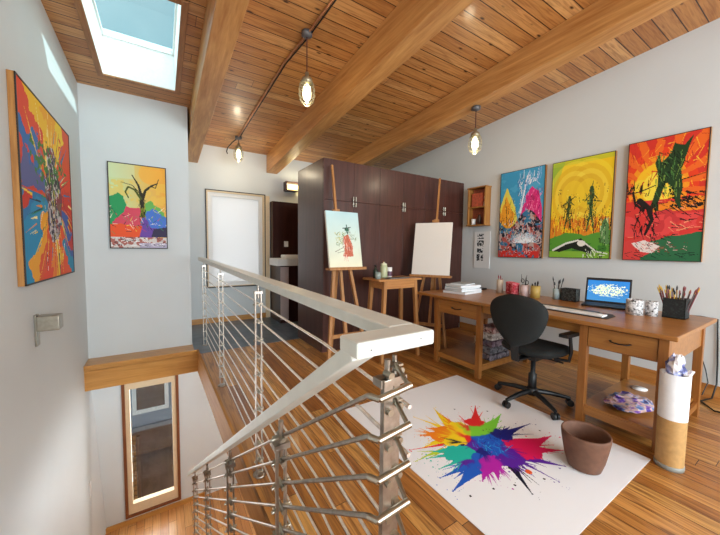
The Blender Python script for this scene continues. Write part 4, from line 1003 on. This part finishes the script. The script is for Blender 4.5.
cv.fill(cloud & (cv.nz(20, 5, 2) > .47), 'b8d8c8'); cv.fill(cloud & (cv.nz(26, 6, 2) > .56), 'eef0c0'); cv.fill(cloud & (cv.nz(26, 8, 2) > .66), 'f4f6ee'); cv.line((.3,.75),(.8,.8), .02, '9ac8ec')
sm = colattr('laptop_screen', .25, .35)
sc_ = painted('screen', cv, (0,0,0), (0,-.31,0), (0,0,-.195), sm)
sc_.parent = t; sc_.matrix_parent_inverse = Matrix()
for v in sc_.data.vertices: v.co = MM @ (v.co+Vector((-.0012, .155, .215)))
# desk pad and keyboard
tag(obj('desk_mat', MB().prism([(2.76,.93),(2.93,.93),(3.0,.97),(3.02,1.62),(2.83,1.62),(2.76,1.58)], D, D+.004), simple('black_mat', '2a2522', .6)), 'dark mat under the white keyboard on the desk', 'mat')
t = thing('keyboard', 'long white keyboard in front of the laptop', 'keyboard', (2.86, 1.3, D+.0045))
obj('body', MB().prism([(2.775,.96),(2.87,.96),(2.885,1.6),(2.79,1.6)], D+.0045, D+.018), M['white'], t, .004)
obj('keys', MB().prism([(2.79,.99),(2.855,.99),(2.868,1.57),(2.803,1.57)], D+.018, D+.021), simple('key_white', 'dcdcda', .5), t, .001)
tag(obj('black_tablet', MB().prism([(2.905,1.05),(2.985,1.05),(2.998,1.45),(2.92,1.45)], D+.0045, D+.012), simple('dark_tablet', '3a3632', .4), bevel=.002), 'narrow dark tablet behind the white keyboard', 'tablet')

# cables at the right wall
t = thing('power_cable', 'black power cable hanging on the right wall beside the desk', 'cable', (4.08, .6, .69))
obj('wire', MB().tube([(3.6,.9,.735),(3.85,.75,.72),(4.07,.68,.70),(4.088,.575,.69),(4.088,.565,.5),(4.086,.555,.3),(4.08,.55,.12),(4.0,.56,.01),(3.85,.6,.008),(3.7,.5,.008),(3.75,.35,.008)], .006, 8), M['black'], t)
obj('thin_wire', MB().tube([(4.09,.70,.45),(4.085,.66,.36),(4.08,.62,.22),(4.07,.60,.12),(4.0,.62,.012)], .004, 8), M['black'], t)

# ------------------------------------------------------------------ easels
def easel(label, loc, rz, H, tray, w, spread, lean=.2, clamp=1.55):
    """local: faces -Y, origin on the floor below the tray"""
    t = thing('easel', label, 'easel', loc, rz)
    o = dict(parent=t, local=True); m = M['easel']
    for s in (-1, 1):
        obj('leg', MB().taper((s*.05, .16, tray+.35), (s*spread, -.06, 0), .034, .03), m, **o)
    obj('rear_leg', MB().taper((0, .18, tray+.32), (0.02, .40, 0), .034, .03), m, **o)
    obj('mast', MB().taper((0, .0+lean*.0, .28), (0, lean*(H-.28)/.9*1.0-.0, H), .035, .022), m, **o)
    obj('tray', MB().box(-w/2, w/2, -.05, .05, tray-.02, tray).box(-w/2, w/2, -.05, -.04, tray, tray+.012), m, bevel=.003, **o)
    obj('brace', MB().beam((-spread*.72, -.005, tray*.3), (spread*.72, -.005, tray*.3), .02, .04), m, **o)
    y = lean*(clamp-.28)/.9
    obj('clamp', MB().box(-.03, .03, y-.035, y+.03, clamp, clamp+.06).tube([(-.055,y-.02,clamp+.03),(-.02,y-.02,clamp+.03)], .022, 12), M['easel'], **o)
    return t
# easel 1 : canvas x 1.477..1.88, z 1.07..1.69
E1 = (1.70, 2.93)
easel('beech easel holding the figure painting before the cabinet', (E1[0], E1[1], 0), 0, 2.24, 1.06, .46, .25, .165, 1.66)
cv = Cv(120, 170, 'cfe0dc')
g = cv.V[..., None]; cv.a = cv.c('b8d8dc')*(1-g)+cv.c('e6e2c4')*g; cv.a = cv.a+(cv.nz(4, 2)[..., None]-.5)*.06
cv.strokes(60, (.22,.5,.38,.6), ['8a9a4a','c8b850','5a7a3a'], .05, .01, .3, 1.5, 3); cv.strokes(24, (.68,.88,.4,.5), ['7a8a4a','5a7a5a'], .05, .008, .2, 1.5, 4)
cv.poly([(.48,.45),(.62,.4),(.74,.62),(.74,.8),(.42,.8),(.5,.6)], 'c06a50', 1, .05); cv.strokes(60, (.45,.72,.45,.82), ['e8a890','8a3a30','d83a30','f0d8c8'], .08, .008, 1.5, .6, 5)
cv.disc((.6,.32), .05, '2e5a4a', 1, .03); cv.line((.48,.3),(.72,.28), .016, '24483e'); cv.line((.6,.24),(.62,.4), .02, '2e5a4a'); cv.strokes(24, (.52,.7,.26,.44), ['1a2a24','4a8a60','6a3a2a'], .05, .008, 1, 1.5, 6)
cv.line((.2,.72),(.52,.62), .01, '5a4a30', .004); cv.line((.26,.74),(.5,.7), .006, '5a4a30')
def leancanvas(name, label, bl, u, W_, H_, n, lean, th, cvx, mat):
    """bl bottom-left front, u unit right, n unit horizontal normal (to viewer)"""
    u = Vector(u); n = Vector(n); up = (Vector((0,0,1))-n*lean).normalized(); nn = u.cross(up).normalized()
    bl = Vector(bl); tl = bl+up*H_
    t = thing(name, label, 'canvas', tuple(bl+u*W_*.5))
    q = [bl, bl+u*W_, bl+u*W_+up*H_, bl+up*H_]
    obj('stretcher', MB().hexa([p-nn*th for p in q], [p-nn*.001 for p in q]), M['canvas'], t, .002)
    if cvx is not None: painted('painted_face', cvx, tl+nn*.0004, u*W_, -up*H_, M['paint'], t)
    return t
leancanvas('easel_painting', 'pale blue painting of a small red figure on the left easel', (1.478, 2.893, 1.065), (1,0,0), .405, .62, (0,-1,0), .19, .028, cv, None)
# easel 2 faces left
u2 = Vector((.544, -.839, 0)).normalized(); n2 = Vector((-u2.y*-1, -u2.x, 0)); n2 = Vector((u2.y, -u2.x, 0))
if n2.x > 0: n2 = -n2
c2 = Vector((2.975, 2.93, 0)); rz2 = math.atan2(u2.y, u2.x)
easel('beech easel holding the blank canvas beside the desk', (c2.x, c2.y, 0), rz2, 2.29, .93, .54, .23, .22, 1.63)
leancanvas('blank_canvas', 'large blank cream canvas on the right easel', tuple(c2-u2*.245+n2*.045+Vector((0,0,.935))), u2, .49, .715, n2, .245, .03, None, None)

# ------------------------------------------------------------------ tall side table between the easels
t = thing('side_table', 'tall birch side table between the two easels', 'table', (2.33, 2.86, 0))
TZ = .935
obj('tabletop', MB().box(1.98, 2.60, 2.70, 3.04, TZ-.022, TZ), M['stool'], t, .005)
obj('apron', MB().box(2.06, 2.54, 2.72, 2.74, TZ-.11, TZ-.022).box(2.06, 2.54, 2.99, 3.01, TZ-.11, TZ-.022).box(2.06, 2.08, 2.74, 2.99, TZ-.11, TZ-.022).box(2.52, 2.54, 2.74, 2.99, TZ-.11, TZ-.022), M['stool'], t)
for sx, x in ((-1, 2.08), (1, 2.52)):
    for sy, y in ((-1, 2.74), (1, 2.99)):
        obj('leg', MB().taper((x, y, TZ-.022), (x+sx*.05, y+sy*.03, 0), .042, .032), M['easel'], t)
obj('stretcher', MB().beam((2.04,2.72,.3), (2.04,3.01,.3), .02, .03, (0,0,1)).beam((2.555,2.72,.3), (2.555,3.01,.3), .02, .03).beam((2.04,2.865,.3),(2.555,2.865,.3), .02, .03), M['easel'], t)
T = TZ+.0005
t = thing('green_bottle', 'dark green bottle at the left of the side table', 'bottle', (2.08, 2.92, T))
obj('body', MB().lathe([(0,0),(.026,0),(.028,.005),(.028,.085),(.012,.115),(.011,.135),(0,.135)], n=20), simple('bottle_green', '1e2c20', .15), t, local=True)
obj('cap', MB().lathe([(0,.132),(.013,.132),(.013,.152),(0,.152)], n=14), M['black'], t, local=True)
cup('glass_tumbler', 'cloudy glass tumbler in front of the dark green bottle', (2.03, 2.80, T), .033, .075, simple('cloudy_glass', '8f9a92', .2))
t = thing('cream_jar', 'pale green lidded jar in the middle of the side table', 'jar', (2.17, 2.88, T))
obj('body', MB().lathe([(0,0),(.04,0),(.042,.006),(.042,.13),(.034,.15),(0,.15)], n=24), simple('pale_green_ceramic', 'b4b890', .35), t, local=True)
obj('lid', MB().lathe([(0,.148),(.036,.148),(.036,.165),(.014,.172),(.01,.185),(0,.187)], n=20), simple('pale_cream_lid', 'd8d8b8', .4), t, local=True)
t = thing('paint_can', 'small white can with a purple label on the side table', 'can', (2.265, 2.90, T))
obj('body', MB().lathe([(0,0),(.034,0),(.034,.12),(0,.12)], n=20), M['white'], t, local=True)
obj('label_band', MB().lathe([(.0345,.02),(.0345,.075)], n=20), simple('plum_label', '5a3a4a', .5), t, local=True)
tag(obj('palette_tray', MB().box(2.14, 2.42, 2.71, 2.82, T, T+.012), simple('grey_tray', '6a6864', .4), bevel=.004), 'flat grey tray lying before the jars on the side table', 'tray')

# ------------------------------------------------------------------ camera
sc = bpy.context.scene
cam = bpy.data.cameras.new('camera'); co = bpy.data.objects.new('camera', cam); COL.objects.link(co); sc.camera = co
cam.sensor_width = 36; cam.sensor_fit = 'HORIZONTAL'; cam.lens = 310.62/720*36; cam.clip_start = .02
yaw, pitch, roll = .568905, .0601662, -.0116102
r = Vector((math.cos(yaw), -math.sin(yaw), 0)); fw = Vector((math.sin(yaw)*math.cos(pitch), math.cos(yaw)*math.cos(pitch), -math.sin(pitch))); dn = fw.cross(r)
rr = r*math.cos(roll)+dn*math.sin(roll); dd = -r*math.sin(roll)+dn*math.cos(roll)
R3 = Matrix((rr, -dd, -fw)).transposed()
co.matrix_world = Matrix.Translation((0, 0, 1.27)) @ R3.to_4x4()

# ------------------------------------------------------------------ light
w = bpy.data.worlds.new('sky'); sc.world = w; w.use_nodes = True; nt = w.node_tree
bg = nt.nodes['Background']; tc = nt.nodes.new('ShaderNodeTexCoord'); nz = nt.nodes.new('ShaderNodeTexNoise'); nz.inputs['Scale'].default_value = 2.2; nz.inputs['Detail'].default_value = 4
rp = nt.nodes.new('ShaderNodeValToRGB'); rp.color_ramp.elements[0].position = .42; rp.color_ramp.elements[0].color = (*lin('b0ccd4'), 1); rp.color_ramp.elements[1].position = .62; rp.color_ramp.elements[1].color = (*lin('e2eaec'), 1)
nt.links.new(tc.outputs['Generated'], nz.inputs['Vector']); nt.links.new(nz.outputs[0], rp.inputs[0]); nt.links.new(rp.outputs[0], bg.inputs[0]); bg.inputs[1].default_value = .75

def light(name, typ, loc, direction, energy, col=(1,1,1), **kw):
    l = bpy.data.lights.new(name, typ); o = bpy.data.objects.new(name, l); COL.objects.link(o)
    o.location = loc; l.energy = energy; l.color = col
    o.rotation_euler = Vector(direction).to_track_quat('-Z', 'Y').to_euler()
    for k, v in kw.items(): setattr(l, k, v)
    return o
light('sun', 'SUN', (3, -3, 8), (-.40, .28, -.37), 4.0, (1, .96, .9), angle=math.radians(.6))
for x0, x1 in RW:
    light('added_rear_daylight', 'AREA', ((x0+x1)/2, YR+.03, 1.7), (.0, 1, -.05), 130, (.80, .92, 1), shape='RECTANGLE', size=1.8, size_y=2.25)  # area lights for the added, unseen windows behind the camera
light('daylight_skylight', 'AREA', ((SX0+SX1)/2, (SY0+SY1)/2, TOP+.05), (0, 0, -1), 5, (1, .99, .97), shape='RECTANGLE', size=.6, size_y=1.3)
light('daylight_far_window', 'AREA', ((FX0+FX1)/2, YF+.2, 1.4), (0, -1, 0), 8, (.95, .97, 1), shape='RECTANGLE', size=.85, size_y=1.5)
light('daylight_low_window', 'AREA', (-.15, YB+.3, -1.1), (0, -1, -.1), 12, (1, .98, .95), shape='RECTANGLE', size=.5, size_y=1.5)
for L, c, lb in lp:
    light('bulb_light', 'POINT', (L[0], L[1], L[2]-c-.3), (0,0,-1), 5, (1, .85, .6), shadow_soft_size=.05)
t = thing('added_lower_lamp', 'round lamp added out of view under the upper floor to brighten the stairwell', 'lamp', (.95, 2.6, -.06))  # unseen lamp added below the floor to brighten the stairwell
obj('shade', MB().lathe([(0,0),(.16,0),(.15,-.05),(0,-.07)], n=24), simple('added_opal_shade', 'fff6e6', .4, emit='fff2e0', es=3), t, local=True)
light('added_stairwell_light', 'POINT', (.95, 2.6, -.30), (0,0,-1), 38, (.9, .95, 1), shadow_soft_size=.15)  # added fill for the stairwell, goes with the unseen lamp
light('sconce_light', 'POINT', (2.1, 5.45, 2.42), (0,0,-1), 4, (1, .85, .55), shadow_soft_size=.05)

vs = sc.view_settings
sc.display_settings.display_device = 'sRGB'
vs.view_transform = 'Standard'; vs.look = 'None'; vs.gamma = 1; vs.use_curve_mapping = False; vs.exposure = 0.55
sc.cycles.use_denoising = True
sc.cycles.max_bounces = 10; sc.cycles.diffuse_bounces = 5; sc.cycles.caustics_reflective = False; sc.cycles.caustics_refractive = False
